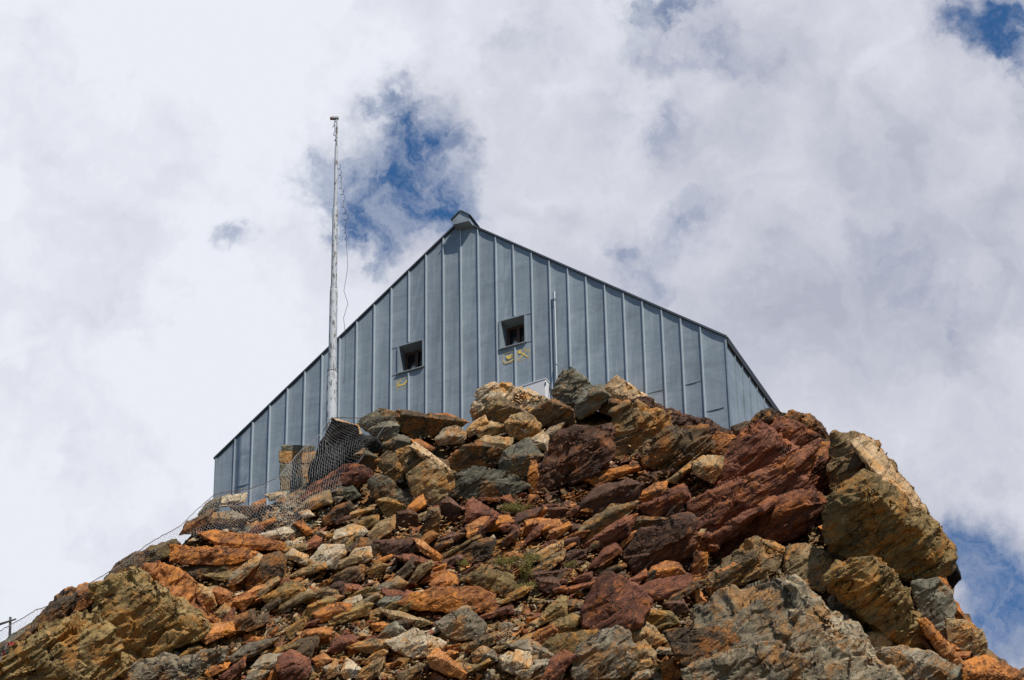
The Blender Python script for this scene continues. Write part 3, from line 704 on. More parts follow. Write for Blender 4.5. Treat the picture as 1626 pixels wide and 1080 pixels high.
# ------------------------------------------------------------------ boulders, slabs and outcrops
# each line: close-up it was measured in | name | rock | lit share | outline [; ridge x,y,bulge] | label | options
SEC = {'A': (320, 520, 3.176), 'B': (560, 560, 3.6), 'C': (820, 580, 3.176), 'D': (1126, 640, 2.454), 'E': (0, 740, 3.176), 'F': (400, 760, 3.252), 'G': (780, 760, 3.252), 'H': (420, 640, 6.75)}
LEAN = {'A': .30, 'B': .12, 'C': .16, 'D': .20, 'E': .34, 'F': .30, 'G': .32, 'H': .15}   # how far the fronts lean back
GROUP = {'A': 'rocks heaped between the net and the mast', 'B': 'rocks heaped in front of the hut', 'C': 'rocks of the red shaded wall', 'D': 'rocks of the overhanging cliff', 'E': 'rocks of the olive outcrop', 'F': 'rocks in the loose scree', 'G': 'rocks at the foot of the red wall', 'H': 'rocks under the wire net'}
ROCKS = """
B|boulder|pt|.62|700,300 735,225 800,190 940,205 1115,272 1010,345 900,392 800,400 715,372;770,250,46 880,285,52 1000,345,44|broad tan boulder with sunlit top just left of the white cabinet|f=-.5
B|boulder|og|.3|760,330 772,268 840,252 900,290 960,325 930,372 860,392 800,396|ochre boulder with a brown front under the broad tan boulder
B|boulder|gg|.35|1145,205 1188,130 1245,85 1352,176 1300,232 1290,300 1200,330 1148,262;1240,120,24 1215,210,44 1290,200,40|dark grey-green pointed boulder standing beside the white cabinet|f=-.3
B|boulder|gg|.3|1255,350 1290,262 1320,190 1420,192 1468,250 1380,338 1300,372|squat grey-green boulder at the foot of the dark pointed boulder
C|boulder|po|.6|430,120 505,55 560,90 640,150 725,210 640,215 560,190 490,165;470,110,26 520,150,34 600,175,24|pale wedge boulder with a bright sunlit slope against the zinc front
C|boulder|db|.3|400,190 440,165 490,170 520,210 600,205 570,250 500,262 430,240|brown boulder with orange rim under the pale wedge boulder
C|stone|or|.6|520,200 545,175 590,185 600,205 560,215|orange sunlit stone tucked under the pale wedge boulder
B|boulder|gg|.3|30,410 62,368 175,318 235,350 268,400 240,470 180,500 100,445;90,400,30 190,370,34|grey-green boulder topping the heap directly behind the netted black slab
B|boulder|gg|.2|90,445 150,410 225,385 268,420 240,490 185,505|flat faced olive boulder below the topmost grey-green boulder
B|rock_slab|db|.22|225,380 262,335 345,350 440,362 560,372 640,398 600,440 480,448 430,482 330,476 268,432|long dark brown slab lying level below the bed sign
B|rock_slab|or|.7|445,355 532,348 668,395 625,412 540,400 470,380|thin slab with orange top edge lying on the long dark brown slab
B|stone|pt|.7|652,442 690,398 755,358 772,400 705,462 668,482|pale upright spike of stone left of the ochre block
B|boulder|og|.42|712,440 732,412 790,393 876,420 872,448 800,470 722,492|block with tan top, orange corner and dark front below the tan boulder
B|boulder|og|.35|866,402 920,358 1000,348 1077,405 1072,450 1060,485 1000,512 900,472|big ochre block with a brown front below the white cabinet
B|stone|pt|.8|935,420 980,405 1032,415 1020,450 985,462|small pale orange stone set in the ochre block's front|f=.5
B|boulder|gr|.5|470,492 520,438 600,422 652,460 632,512 545,522 492,532|grey block with a rusty orange end in the heap below the long brown slab
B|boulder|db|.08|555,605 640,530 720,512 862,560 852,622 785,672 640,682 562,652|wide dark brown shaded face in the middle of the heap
B|boulder|og|.6|728,496 762,478 842,503 918,488 902,540 850,552 722,522|flat tan stone bridging the top of the wide shaded face
B|boulder|gg|.45|832,622 880,560 1002,498 1087,590 1012,642 1000,702 900,704 838,662|grey-green block with bright pale top at the edge of the red wall
B|stone|pt|.55|1018,492 1086,453 1122,480 1112,560 1062,548|pale standing stone between the grey-green block and the red wall
B|boulder|db|.1|1005,348 1108,284 1160,274 1260,330 1272,400 1180,432 1080,412|dark shaded block wedged under the cabinet between tan boulder and pinnacle|f=-.1
B|rock_slab|gr|.6|1085,470 1130,428 1212,398 1182,452 1122,494|narrow grey slab leaning on the red wall below the dark pinnacle
B|stone|or|.3|1000,702 1020,625 1050,618 1062,700 1052,792 1012,802|thin rust coloured shard standing upright against the red wall
B|boulder|og|.3|130,622 200,568 246,580 287,690 282,722 230,744;180,610,22 225,640,30|split ochre-grey boulder, its outer slab next to the net
B|boulder|og|.3|248,562 330,535 425,618 315,724 275,660;330,570,16 310,640,34|split ochre-grey boulder, its upper middle block
B|boulder|og|.3|318,706 422,620 482,640 578,690 556,792 482,862 400,882 360,832;405,650,40 430,740,62 520,720,34 470,800,40|split ochre-grey boulder, its largest block with a bright orange flank
B|stone|po|.8|330,540 365,520 470,590 560,672 575,692 480,655 420,615|bright orange sunlit rim along the top of the split boulder|f=.25
B|boulder|gg|.42|95,740 140,703 202,720 358,862 300,884 210,842 150,852 108,802;150,760,22 230,815,28|grey boulder with a pale sunlit stripe below the split boulder
B|boulder|gg|.32|553,722 640,670 690,653 862,680 892,740 972,742 1002,762 900,812 700,832 570,822;640,730,30 780,740,36 880,765,22|long grey-green boulder across the middle of the slope
B|boulder|ol|.2|130,852 200,830 312,880 270,942 200,948|ochre underside rock below the grey striped boulder
B|rock_slab|or|.7|335,497 385,498 468,545 430,572 352,532|orange topped slab just above the split boulder
B|boulder|gg|.3|155,535 260,468 342,500 332,560 240,562 175,560|dull grey-green block behind the split boulder
B|boulder|gg|.15|0,592 62,553 142,600 132,662 42,672|dark grey block between the netted slab and the split boulder
B|boulder|mr|.2|488,882 540,823 622,890 592,942 560,972|maroon block at the foot of the long grey-green boulder, its left one
B|boulder|rd|.55|655,862 690,833 852,930 832,962 640,962|red block with an orange sloping top under the long grey-green boulder
B|rock_slab|or|.45|652,985 742,943 882,933 918,970 862,1012 690,1032 648,1012|flat rust slab lying below the upper tuft of yellow plants
B|boulder|mr|.15|248,912 330,900 372,930 382,990 250,992|dark maroon block below the grey striped boulder
B|boulder|db|.15|430,892 497,883 502,940 490,1062 410,1042|tall dark brown block next to the maroon block
B|stone|or|.7|988,882 1010,820 1046,823 1002,882|bright orange chip standing above the yellow plants
B|rock_slab|rd|.5|722,830 842,828 838,846 735,848|thin red flake lying under the long grey-green boulder
B|stone|rd|.45|840,830 900,813 932,870 908,892|dull red stone beside the yellow plant tuft
B|boulder|or|.4|983,962 1062,948 1072,1010 980,1042|rust cube below the yellow plants, the darker of two neighbours
B|boulder|or|.5|1062,967 1182,953 1202,1000 1100,1052 1064,1022|rust block with sunlit top beside the darker rust cube
B|boulder|mr|.2|1118,892 1200,878 1252,900 1242,962 1128,942|maroon block in the shade at the foot of the red wall
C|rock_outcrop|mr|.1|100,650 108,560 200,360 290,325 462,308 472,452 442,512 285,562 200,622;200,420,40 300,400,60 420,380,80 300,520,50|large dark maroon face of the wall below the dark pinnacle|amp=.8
C|rock_outcrop|og|.25|465,442 498,250 570,200 652,208 702,262 762,250 772,332 662,422 540,472;560,260,40 600,360,60 700,300,50|ochre-brown buttress beside the large dark maroon face
C|rock_outcrop|mr|.3|560,195 640,185 800,238 1000,308 1118,366 1062,402 800,340 640,285;700,260,40 900,320,50 1060,375,36|maroon crest with an orange sunlit rim below the hut's near corner
C|rock_outcrop|db|.15|635,435 760,332 962,308 972,422 892,482 762,542 660,502;760,400,40 880,390,46|dark brown recess under the maroon crest
C|rock_outcrop|or|.3|955,425 1010,338 1112,363 1062,452 980,474;1020,400,24|rust brown nose under the sunlit rim of the crest
C|rock_outcrop|rd|.22|1015,622 1060,450 1112,370 1212,283 1402,430 1250,502 1150,562 1050,640;1205,300,50 1230,400,90 1120,470,80 1330,430,60|big red pyramid shaped mass left of the cliff top|amp=.7
C|boulder|db|.4|1085,312 1162,284 1212,292 1112,372|small brown lump right below the hut's corner
C|boulder|db|.4|1205,284 1232,250 1302,229 1402,238 1440,280 1562,330 1582,382 1480,402 1390,424;1300,270,34 1420,330,46 1520,360,30|rounded brown boulder on the skyline beside the hut's side wall
C|boulder|db|.5|1420,252 1480,249 1532,290 1580,378 1500,342 1440,300|dark knob on the skyline right of the rounded brown boulder
C|boulder|rd|.3|1275,330 1330,265 1420,290 1520,350 1400,420;1340,310,26 1420,350,30|red boulder cradled under the rounded brown skyline boulder|f=.3
C|rock_outcrop|rd|.3|893,690 1000,648 1150,588 1260,520 1502,398 1482,472 1432,602 1290,682 1180,792 1060,832 980,862 898,842;1000,690,30 1200,620,56 1420,480,60 1160,740,60|long red slab slanting up across the wall, grey-green along its top|amp=.6
C|rock_outcrop|or|.3|890,846 980,848 972,932 898,942;930,870,14|bright orange butt end of the slanting red slab|f=.5
C|rock_slab|rd|.4|975,866 1180,790 1292,690 1252,725 1130,835 985,925|red strip running under the slanting red slab|f=.3
C|rock_outcrop|rd|.22|968,965 1110,868 1262,770 1292,690 1470,623 1532,690 1482,822 1350,882 1180,872 1060,925;1120,890,30 1300,740,60 1450,680,60 1400,820,50|lower red slab with rough scratched face under the slanting one|amp=.7
C|rock_outcrop|or|.25|1428,615 1500,408 1590,386 1610,500 1592,622 1500,645;1500,450,40 1560,520,50|rust block with grey skin between red slab and overhang
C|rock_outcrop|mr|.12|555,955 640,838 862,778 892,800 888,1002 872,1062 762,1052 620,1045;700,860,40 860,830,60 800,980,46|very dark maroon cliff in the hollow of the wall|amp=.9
C|rock_outcrop|or|.15|878,1065 905,942 962,946 962,1010 942,1072;930,960,20|rust brown pillar below the orange butt end
C|rock_slab|og|.35|265,895 330,808 482,706 605,697 545,762 420,842 322,896|brown tilted slab in the middle of the red wall
C|rock_slab|mr|.2|295,740 400,622 560,586 642,600 602,682 480,722 360,756|dark maroon tilted slab above the brown tilted slab
C|stone|or|.85|283,528 330,512 402,508 425,540 352,572|bright orange sunlit flake on the dark maroon wall
C|rock_slab|or|.6|345,575 420,540 602,498 625,516 402,606|long thin orange ledge crossing the maroon wall
C|stone|pt|.7|350,468 420,472 482,486 474,496 352,482|thin pale flat stone stuck on the maroon wall|f=.6
C|boulder|og|.4|885,492 940,458 1042,463 1032,532 992,594 930,562 893,542|ochre cracked boulder in front of the red pyramid mass|f=.6
C|rock_slab|og|.5|752,585 882,488 890,520 802,594|ochre sliver leading down from the cracked ochre boulder
C|rock_slab|or|.5|585,664 700,598 762,588 742,642 640,692|orange brown strip slab in the middle of the wall
C|boulder|rd|.4|605,715 682,678 762,658 842,598 884,682 842,702 720,764 638,745|broken red block at the foot of the orange strip slab
C|boulder|mr|.15|742,785 800,688 852,668 854,762 800,794|dark maroon triangular block next to the slanting slab
C|boulder|db|.2|555,836 602,768 700,786 842,772 760,832 640,860|dark brown ledge above the very dark cliff
C|rock_slab|rd|.3|335,905 442,828 540,768 606,758 560,852 430,934 350,925|maroon red slab stacked under the brown tilted slab
C|boulder|or|.35|28,802 120,773 234,790 222,822 110,852|rust block at the lower end of the maroon wall
C|boulder|or|.4|55,752 140,708 166,730 122,772|small rust block above the rust block at the wall's end
D|rock_outcrop|og|.5|480,330 488,170 500,140 545,135 590,128 640,150 700,232 790,345 848,430 720,420 620,380 500,372;545,165,44 620,285,110 730,400,90 500,300,60|upper block of the overhanging cliff with a bright sunlit slope|amp=.7,lean=.08
D|rock_outcrop|ol|.35|472,480 480,372 620,290 700,330 800,420 888,495 935,552 930,640 882,692 800,690 690,650 600,610 490,570;620,320,120 740,440,130 850,520,110 905,560,70 560,500,90 800,600,90|huge olive-brown overhanging block with a sunlit edge|f=1.2,amp=.75,lean=-.06
D|rock_slab|po|.9|545,150,60 590,128,15 640,148,-20 692,222,-20 722,285,-20 787,350,0 842,410,10 847,432,20 812,424,50 740,350,75 640,270,90;600,200,72 700,290,62|sunlit orange slab plate lying along the cliff's top edge|f=1.8,amp=.5
D|rock_slab|po|.9|622,285,104 700,292,40 760,340,20 812,410,10 886,495,10 935,550,0 905,562,55 800,470,92 730,384,104;760,380,80|sunlit orange slab plate below the upper plate, reaching the outer edge|f=1.95,amp=.5
D|boulder|bk|.2|900,570 935,562 942,620 982,675 942,722 905,672|dark jutting tip at the outer edge of the overhang
D|rock_outcrop|ol|.25|465,690 560,620 642,608 722,680 812,822 822,925 752,955 700,882 620,782 480,725;600,650,40 720,760,60 780,880,44|brown bulging rock under the big overhanging block|f=.5,lean=-.06
D|boulder|gg|.4|468,765 540,728 642,760 692,852 642,894 560,892 480,805;540,770,34 640,830,30|grey boulder below the brown bulging rock
D|boulder|og|.35|600,905 700,878 714,942 642,964|small ochre block below the grey boulder of the cliff
D|rock_outcrop|gg|.35|795,705 890,688 942,740 962,862 932,925 820,824;860,730,34 900,840,34|grey stepped rock at the outer edge below the overhang
D|rock_outcrop|or|.4|880,692 906,660 942,720 932,772 900,745|orange rock under the dark jutting tip
D|rock_outcrop|or|.4|925,760 972,782 1002,852 950,835|rust rock on the skyline below the orange rock
D|boulder|og|.4|925,842 1002,850 1062,890 1082,942 1070,978 1000,972 938,945;990,880,30|brown ochre boulder on the lower right skyline
D|rock_slab|or|.35|812,850 850,843 998,1022 960,1034 880,950;850,870,20 930,960,22|long orange slab pointing down the cliff's outer gully
D|rock_slab|rd|.4|810,900 832,905 878,965 850,964|narrow red slab beside the long orange slab
D|stone|or|.7|922,930 950,932 978,960 940,967|orange chip near the tip of the long orange slab, the upper one
D|stone|or|.6|962,972 1022,968 1012,992 968,992|orange chip near the tip of the long orange slab, the lower one
D|rock_outcrop|or|.5|995,1015 1072,984 1132,1040 1205,1044 1230,1085 1100,1120 990,1090|orange-brown ledge at the lower right skyline
D|boulder|db|.4|1185,1052 1229,1033 1260,1060 1240,1095 1190,1090|dark stone on the skyline in the lower right corner
D|rock_outcrop|gr|.5|640,968 752,953 862,970 962,1030 952,1090 722,1090 700,1030;760,985,30 880,1020,34|grey outcrop below the long orange slab
D|rock_outcrop|gg|.4|940,1048 1012,1008 1100,1085 1060,1110 930,1110|grey-brown outcrop beside the orange-brown ledge
D|rock_outcrop|rd|.25|345,335 400,188 497,160 484,322 392,356;400,240,44 470,220,50 430,310,44|red block with an upright crack next to the overhang
D|rock_outcrop|rd|.3|386,345 460,368 456,432 390,462;430,380,20|small red block under the upright crack
D|rock_outcrop|ol|.25|436,375 482,360 486,472 440,472|olive-brown column in the crack beside the overhang
D|rock_slab|or|.6|425,485 460,470 505,500 515,520 470,525|orange topped ledge at the foot of the olive-brown column
D|rock_outcrop|og|.5|0,680 60,620 178,528 278,604 252,664 105,694 15,730;60,660,34 170,590,60 240,640,30|grey-ochre block with orange streaks left of the pale twin block|f=.6,lean=.4
D|rock_slab|or|.8|30,655 90,622 150,600 150,628 90,662 40,668|bright orange patch slab on the grey-ochre block|f=.9
D|rock_outcrop|og|.5|300,640 312,568 382,552 468,600 472,662 442,735 345,692;370,590,40 430,640,44|pale grey twin block right of the grey-ochre block|f=.6,lean=.4
D|boulder|og|.5|172,530 250,540 310,575 290,610 230,580|ochre sharp edged rock wedged above the twin blocks
D|rock_outcrop|rg|.5|-45,800 -60,960 -20,1090 300,1120 420,1100 400,960 330,700 315,693 200,722 100,770 20,775;200,745,60 320,730,90 100,800,80 300,900,130 350,1050,120 60,980,90|big grey layered ridge in front, its broad left side|f=.7,amp=.95,lean=.66
D|rock_outcrop|rg|.4|310,695 335,697 400,770 560,870 640,980 745,1090 400,1120 340,1000;340,720,90 450,860,110 560,980,90 480,1080,120|big grey layered ridge in front, its right side falling to the corner|f=.7,amp=.8,lean=.55
D|rock_outcrop|bk|.1|380,770 420,790 460,860 440,880 400,840|black crack block in the flank of the grey ridge|f=1.5
G|boulder|db|.12|905,800 950,778 1228,775 1272,832 1222,935 1002,965 958,902;960,800,20 1200,800,30 1000,900,50 1180,900,50|dark shaded underside block at the left end of the grey ridge|f=1.4
G|rock_slab|rg|.6|1010,985 1300,880 1480,850 1560,880 1700,960 1640,1060 1030,1060;1100,990,30 1350,910,50 1560,960,40|low light grey slab along the foot of the grey ridge|f=1.9,lean=.5
G|boulder|rd|.5|480,692 500,640 570,508 622,493 742,560 817,635 762,742 640,782 560,787 490,752;580,560,34 640,690,84 790,640,40 530,720,60|big red angular boulder in the lower middle of the slope|f=1.2,amp=.55
G|rock_slab|rd|.6|765,562 830,528 1022,493 1034,560 1047,602 820,625;830,600,34 1020,556,34|thick red slab with a flat sunlit top behind the big red boulder|f=.3,amp=.5
G|boulder|or|.45|805,505 830,458 900,428 972,438 1002,490 900,524|rounded rust brown lump behind the thick red slab
G|rock_slab|rd|.5|695,534 802,468 812,500 742,562|small red slab leaning between the big red boulder and the rust lump
G|rock_slab|rd|.45|315,592 400,560 542,528 502,562 400,592|thin red plate sticking out left of the big red boulder
G|rock_slab|mr|.5|182,505 260,463 417,468 402,492 250,514|flat maroon plate above the thin red plate
G|boulder|mr|.3|232,514 330,508 362,560 342,602 250,574|maroon block under the flat maroon plate
G|boulder|og|.45|712,805 782,738 832,758 892,832 852,874 720,834|ochre boulder right below the big red boulder
G|boulder|ol|.45|265,864 330,808 542,783 558,832 442,894 370,974 300,924;400,830,30 480,850,34|olive boulder left of the round ochre-grey boulder
G|boulder|gr|.5|418,985 460,868 560,798 642,778 702,800 742,882 732,962 680,1024 560,1014 440,1034;560,840,50 660,860,60 560,960,60|large rounded ochre-grey boulder below the big red boulder|f=.4
G|boulder|og|.4|738,875 790,838 852,900 852,972 750,978|ochre brown block beside the rounded ochre-grey boulder
G|stone|gr|.5|728,1003 882,978 888,1028 730,1030|flat grey stone beneath the ochre brown block
G|boulder|or|.2|878,965 940,928 984,1010 962,1050 890,1050|dark rust block tucked under the end of the grey ridge
G|boulder|ol|.3|758,715 800,678 932,688 972,742 900,774 780,754|olive block between the big red boulder and the grey ridge
G|boulder|db|.35|298,655 420,628 492,640 472,694 360,704|dark olive block left of the big red boulder
G|boulder|ol|.4|288,835 310,748 420,698 482,720 440,784|olive-brown block under the dark olive block
G|boulder|gr|.5|92,865 190,828 302,880 354,944 200,934|blue-grey boulder with sharp edges in the lower scree
G|boulder|pt|.45|108,945 130,888 202,903 214,1000 180,1050 128,1004|pale boulder with orange stain in the lower scree
G|boulder|gr|.35|203,934 312,938 324,1000 240,1035|grey-brown block beside the pale stained boulder
G|boulder|gr|.4|30,964 100,913 132,980 60,1004|small grey boulder on the other side of the pale stained boulder
G|rock_slab|or|.4|1038,562 1072,568 1114,642 1060,645|orange slab end squeezed between red slab and grey ridge
G|stone|og|.4|1118,655 1150,588 1182,590 1162,664|ochre standing stone at the edge of the grey ridge
G|boulder|mr|.2|888,644 992,628 1024,682 960,704|maroon block in the shade below the thick red slab
F|boulder|or|.5|772,645 830,598 960,573 1162,563 1232,600 1252,640 1242,692 1150,684 1000,684 830,664;840,625,24 1000,625,34 1180,620,30|long orange-ochre boulder lying level in the middle of the scree|f=.4
F|boulder|gr|.5|955,745 1040,688 1122,678 1192,740 1212,770 1172,824 1060,834 1000,804;1050,740,34 1140,770,34|grey cracked boulder just under the long orange-ochre boulder|f=.3
F|boulder|pt|.6|695,845 840,778 992,850 962,902 830,924 740,884;800,840,30 900,870,34|large pale boulder with orange side in the lower scree|f=.3
F|boulder|pt|.55|298,424 360,343 472,343 482,390 392,464 300,464;380,390,34 460,385,26|pale grey block with a flat sunlit top|f=.3
F|boulder|pt|.6|498,404 530,363 612,353 622,410 560,444 500,434|tan block with an orange face beside the pale grey block
F|boulder|pt|.5|168,394 210,363 292,400 282,444 180,414|pale tan stone on the outer side of the pale grey block
F|rock_outcrop|db|.15|-10,445 130,408 172,430 142,524 50,584 -30,574;60,450,40 120,450,40|dark brown overhanging block below the orange slabs
F|rock_slab|ol|.45|55,614 200,528 252,545 274,580 112,674|ochre-brown slab stacked under the dark brown overhang
F|rock_slab|og|.5|108,684 290,568 334,600 200,664|yellowish slab, the next one down from the ochre-brown slab
F|boulder|mr|.3|355,584 430,538 477,533 472,604 380,614|maroon block in the upper scree
F|rock_slab|rd|.6|475,542 540,545 604,570 592,592 480,582|red flat slab joined to the maroon block
F|rock_slab|gr|.6|298,674 430,598 474,610 332,694|light grey narrow slab below the maroon block
F|rock_slab|pt|.6|376,704 500,618 562,600 574,640 480,680|pale narrow slab with an orange end
F|rock_slab|ol|.3|396,734 560,640 624,650 602,704 420,754|brown tilted slab under the pale narrow slab
F|boulder|db|.3|578,604 700,558 784,590 762,624 640,644|dark grey-brown block left of the long orange-ochre boulder
F|boulder|gg|.45|638,644 700,603 774,610 762,654 680,674|grey rounded block below the dark grey-brown block
F|rock_slab|og|.5|668,682 760,688 934,745 862,764 720,724|ochre flat slab under the long boulder's left end
F|boulder|gg|.3|646,825 700,758 740,738 798,790 700,824|dark grey pointed block above the large pale boulder
F|boulder|gr|.45|1138,905 1190,868 1252,890 1268,942 1200,964 1140,944|round grey boulder with a red spot
F|boulder|pt|.5|1278,924 1330,898 1432,898 1444,970 1400,1024 1300,984|pale orange boulder near the bottom edge of the scree
F|boulder|gr|.35|1438,944 1552,948 1554,1022 1440,1034|grey-brown cube next to the pale orange boulder
F|boulder|gr|.5|1415,844 1480,848 1594,932 1540,944 1430,894|blue-grey slanted boulder above the grey-brown cube
F|boulder|or|.35|902,925 960,878 1012,930 1104,1002 1090,1034 990,1004 920,974|rust brown boulder below the large pale boulder
F|boulder|rd|.4|138,924 200,888 294,930 304,1010 180,1050 128,1004|maroon-red boulder in the lower left scree
F|boulder|gr|.5|-5,974 60,908 154,908 142,954 40,1004|pale grey boulder left of the maroon-red boulder
F|boulder|or|.5|308,934 370,898 419,935 340,974|orange stone to the upper right of the maroon-red boulder
F|boulder|or|.3|45,1050 130,958 136,1050|orange-brown stone at the bottom edge below the pale grey boulder
F|boulder|gr|.4|366,974 440,943 454,1010 390,1034|round grey stone next to the maroon-red boulder
F|boulder|pt|.4|456,1004 490,928 584,1000 560,1024 480,1034|tan wedge stone next to the round grey stone
F|stone|or|.6|322,814 370,798 404,835 350,854|orange stone high in the lower scree
F|stone|pt|.6|222,774 280,798 294,832 230,804|small tan flake left of the orange stone
F|rock_outcrop|db|.15|470,378 560,308 642,308 704,390 620,404;560,340,26 640,340,26|brown layered ledge behind the tan block
F|rock_outcrop|mr|.15|632,325 700,318 832,308 866,370 702,404;720,340,30 820,340,30|maroon layered ledge above the scree
F|rock_slab|or|.6|836,312 880,320 984,402 972,432 868,374|orange-red tilted plate at the end of the maroon layered ledge
F|boulder|mr|.3|946,324 1030,278 1104,288 992,354|maroon wedge below the flat rust slab
F|rock_slab|ol|.5|982,394 1180,288 1176,308 1000,404|thin brown tilted plate lying on the dark brown block
F|boulder|db|.16|986,434 1040,368 1220,308 1254,330 1222,412 1120,434;1050,390,24 1220,330,30|dark brown block with a lit edge above the moss
F|stone|rd|.6|858,504 920,468 944,490 892,524|red stone left of the orange-red stone
F|boulder|or|.6|916,545 1000,478 1052,500 1064,550 940,564|orange-red stone above the long orange-ochre boulder
F|rock_outcrop|ol|.4|1082,525 1200,458 1332,500 1404,602 1300,604 1180,564;1200,500,40 1320,540,40|olive-brown layered hump beside the moss
F|rock_slab|rd|.5|738,404 830,393 952,430 1034,460 900,474 820,454|red-brown layered slabs below the maroon ledge
F|boulder|db|.2|428,504 500,458 582,448 574,522 480,544 428,534|dark brown square block in the upper scree
F|boulder|ol|.3|586,484 650,428 704,450 642,524|olive block next to the dark brown square block
F|stone|pt|.7|998,472 1040,463 1062,490|white chip in the scree above the orange-red stone
E|rock_slab|or|.55|870,404 1000,418 1252,418 1264,470 1150,494 990,494 876,484;900,450,30 1100,450,36 1240,450,24|orange-red slab with a sunlit face, highest on the outcrop|f=.8
E|rock_slab|or|.75|998,337 1080,328 1300,350 1434,390 1420,424 1250,414 1100,402|orange layered slab just below the wire net|f=.2
E|rock_outcrop|db|.1|925,565 980,498 1160,480 1244,490 1190,564 1060,570;1000,520,30 1180,510,40|dark recess block under the orange-red slab
E|rock_outcrop|or|.75|676,552 780,508 902,528 928,560 908,640 962,702 1084,790 1042,814 880,704 780,644;780,560,50 860,640,70 980,750,40|orange sunlit face slanting down over the olive block|f=.6,lean=.45
E|rock_outcrop|ol|.32|478,625 560,578 672,548 780,640 932,730 1036,812 992,864 900,874 760,934 620,985 535,925 498,845;640,600,50 790,690,90 640,780,110 760,820,110 900,800,80|big olive block with cracks in the middle of the outcrop|f=.7,amp=1.1,lean=.26
E|rock_outcrop|or|.35|270,724 360,618 480,588 524,600 452,704 400,744 280,804;370,650,50 470,620,40|rust coloured block on the skyline of the outcrop
E|boulder|db|.3|60,930 130,850 200,792 285,690 360,622 385,650 300,800 190,880 110,940|dark ledge on the lowest skyline behind the orange stone by the net|f=-.4
E|boulder|gg|.4|-30,935 10,890 80,838 150,800 150,850 90,920 0,990|grey-green ledge on the skyline beside the banded pole|f=-.3
E|boulder|db|.45|530,574 590,498 642,488 682,438 742,428 704,524 560,584;620,520,30 690,470,26|dark brown boulder on the skyline above the olive block
E|boulder|ol|.45|678,454 760,408 882,368 904,400 872,444 720,514;780,440,36|olive boulder on the skyline left of the orange-red slab
E|rock_outcrop|ol|.5|-20,1020 100,898 240,798 400,758 502,758 534,852 504,934 560,975 642,1004 500,1100 -20,1110;240,840,70 420,800,70 480,900,60 250,1000,110 450,1010,90|large mottled olive outcrop in the lower left corner|f=.5,amp=1.15,lean=.26
E|rock_slab|or|.65|996,864 1060,798 1174,788 1184,832 1040,894|orange slab at the foot of the slanting orange face|f=.3
E|boulder|og|.3|946,685 1000,598 1062,618 1094,700 1040,744|brown ochre block in the hollow beside the slanting orange face
E|boulder|or|.5|1058,622 1110,610 1174,640 1162,684 1110,694|orange block at the top of the hollow
E|boulder|og|.4|1086,744 1130,698 1194,740 1172,794 1100,784|ochre round block at the bottom of the hollow
E|boulder|or|.5|1176,684 1240,638 1294,660 1222,734|orange block to the side of the hollow
E|rock_outcrop|db|.25|1196,564 1262,478 1400,438 1444,470 1422,564 1330,624 1220,594;1280,520,44 1400,480,44|big dark brown rock right of the hollow
E|boulder|or|.45|176,794 240,753 254,800 218,854 188,844|orange stone on the skyline low down beside the net
E|rock_slab|gr|.75|540,1068 700,998 900,958 1134,928 1102,992 952,1090 530,1100;700,1030,30 950,980,34|long grey-green slab along the bottom edge of the photo
E|rock_slab|gr|.6|1146,974 1250,898 1404,868 1332,924 1200,994|grey slab above the bottom edge, with a thin orange rim
E|boulder|pt|.5|1246,1044 1330,958 1424,948 1382,1024|pale stone between grey slab and maroon boulder
E|boulder|rd|.5|1398,1004 1480,938 1544,980 1554,1062 1420,1090|maroon boulder at the bottom edge of the scree
E|rock_slab|rd|.5|1106,1064 1240,958 1234,1012 1150,1090|red-brown slab at the bottom edge beside the pale stone
E|boulder|gg|.3|998,244 1050,178 1114,158 1104,222 1010,254|dark green-grey rock under the net on the skyline
E|boulder|pt|.6|1086,164 1160,145 1244,138 1234,182 1120,204|tan rock under the net at the hut's low corner
E|rock_outcrop|db|.25|905,345 950,278 1074,222 1052,294 1000,334|dark rock under the net lower on the skyline
E|boulder|gr|.55|1038,244 1174,228 1254,260 1180,304 1060,284|pale grey layered rock under the net
E|boulder|db|.2|1156,204 1290,208 1354,198 1252,256|dark gap rock between netted tan and grey rocks
E|boulder|or|.6|1268,192 1342,163 1334,197 1290,215|orange rock under the net
E|boulder|pt|.5|1338,142 1444,128 1444,162 1360,174|tan rock under the net at the foot of the stone pillar
A|rock_slab|rd|.3|465,895 560,798 700,730 782,703 834,728 822,764 700,784 570,834;560,830,20 700,765,30 800,735,24|long red slab with ochre end, lower edge of the net resting on it
A|boulder|og|.45|468,922 560,848 642,823 654,882 502,934|ochre boulder beneath the long red slab
A|boulder|gr|.5|638,872 670,833 724,850 692,884|small grey boulder beneath the red slab's ochre end
A|boulder|gg|.5|658,824 760,778 802,850 740,874|grey-green boulder right of the small grey boulder
A|stone|pt|.6|488,934 540,918 574,950 510,964|tan stone below the ochre boulder
A|stone|or|.8|463,985 510,973 564,1035 530,1048|orange sunlit stone at the head of the scree
A|boulder|pt|.6|288,1044 420,1008 484,1020 440,1064 320,1064|pale cracked boulder at the head of the scree
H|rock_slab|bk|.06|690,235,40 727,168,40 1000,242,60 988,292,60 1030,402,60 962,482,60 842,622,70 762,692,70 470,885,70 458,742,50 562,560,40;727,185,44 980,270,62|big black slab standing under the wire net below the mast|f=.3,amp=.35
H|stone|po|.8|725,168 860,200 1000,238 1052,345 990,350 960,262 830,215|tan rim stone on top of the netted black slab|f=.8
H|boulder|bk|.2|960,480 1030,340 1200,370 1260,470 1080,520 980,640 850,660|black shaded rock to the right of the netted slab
""".strip().split('\n')


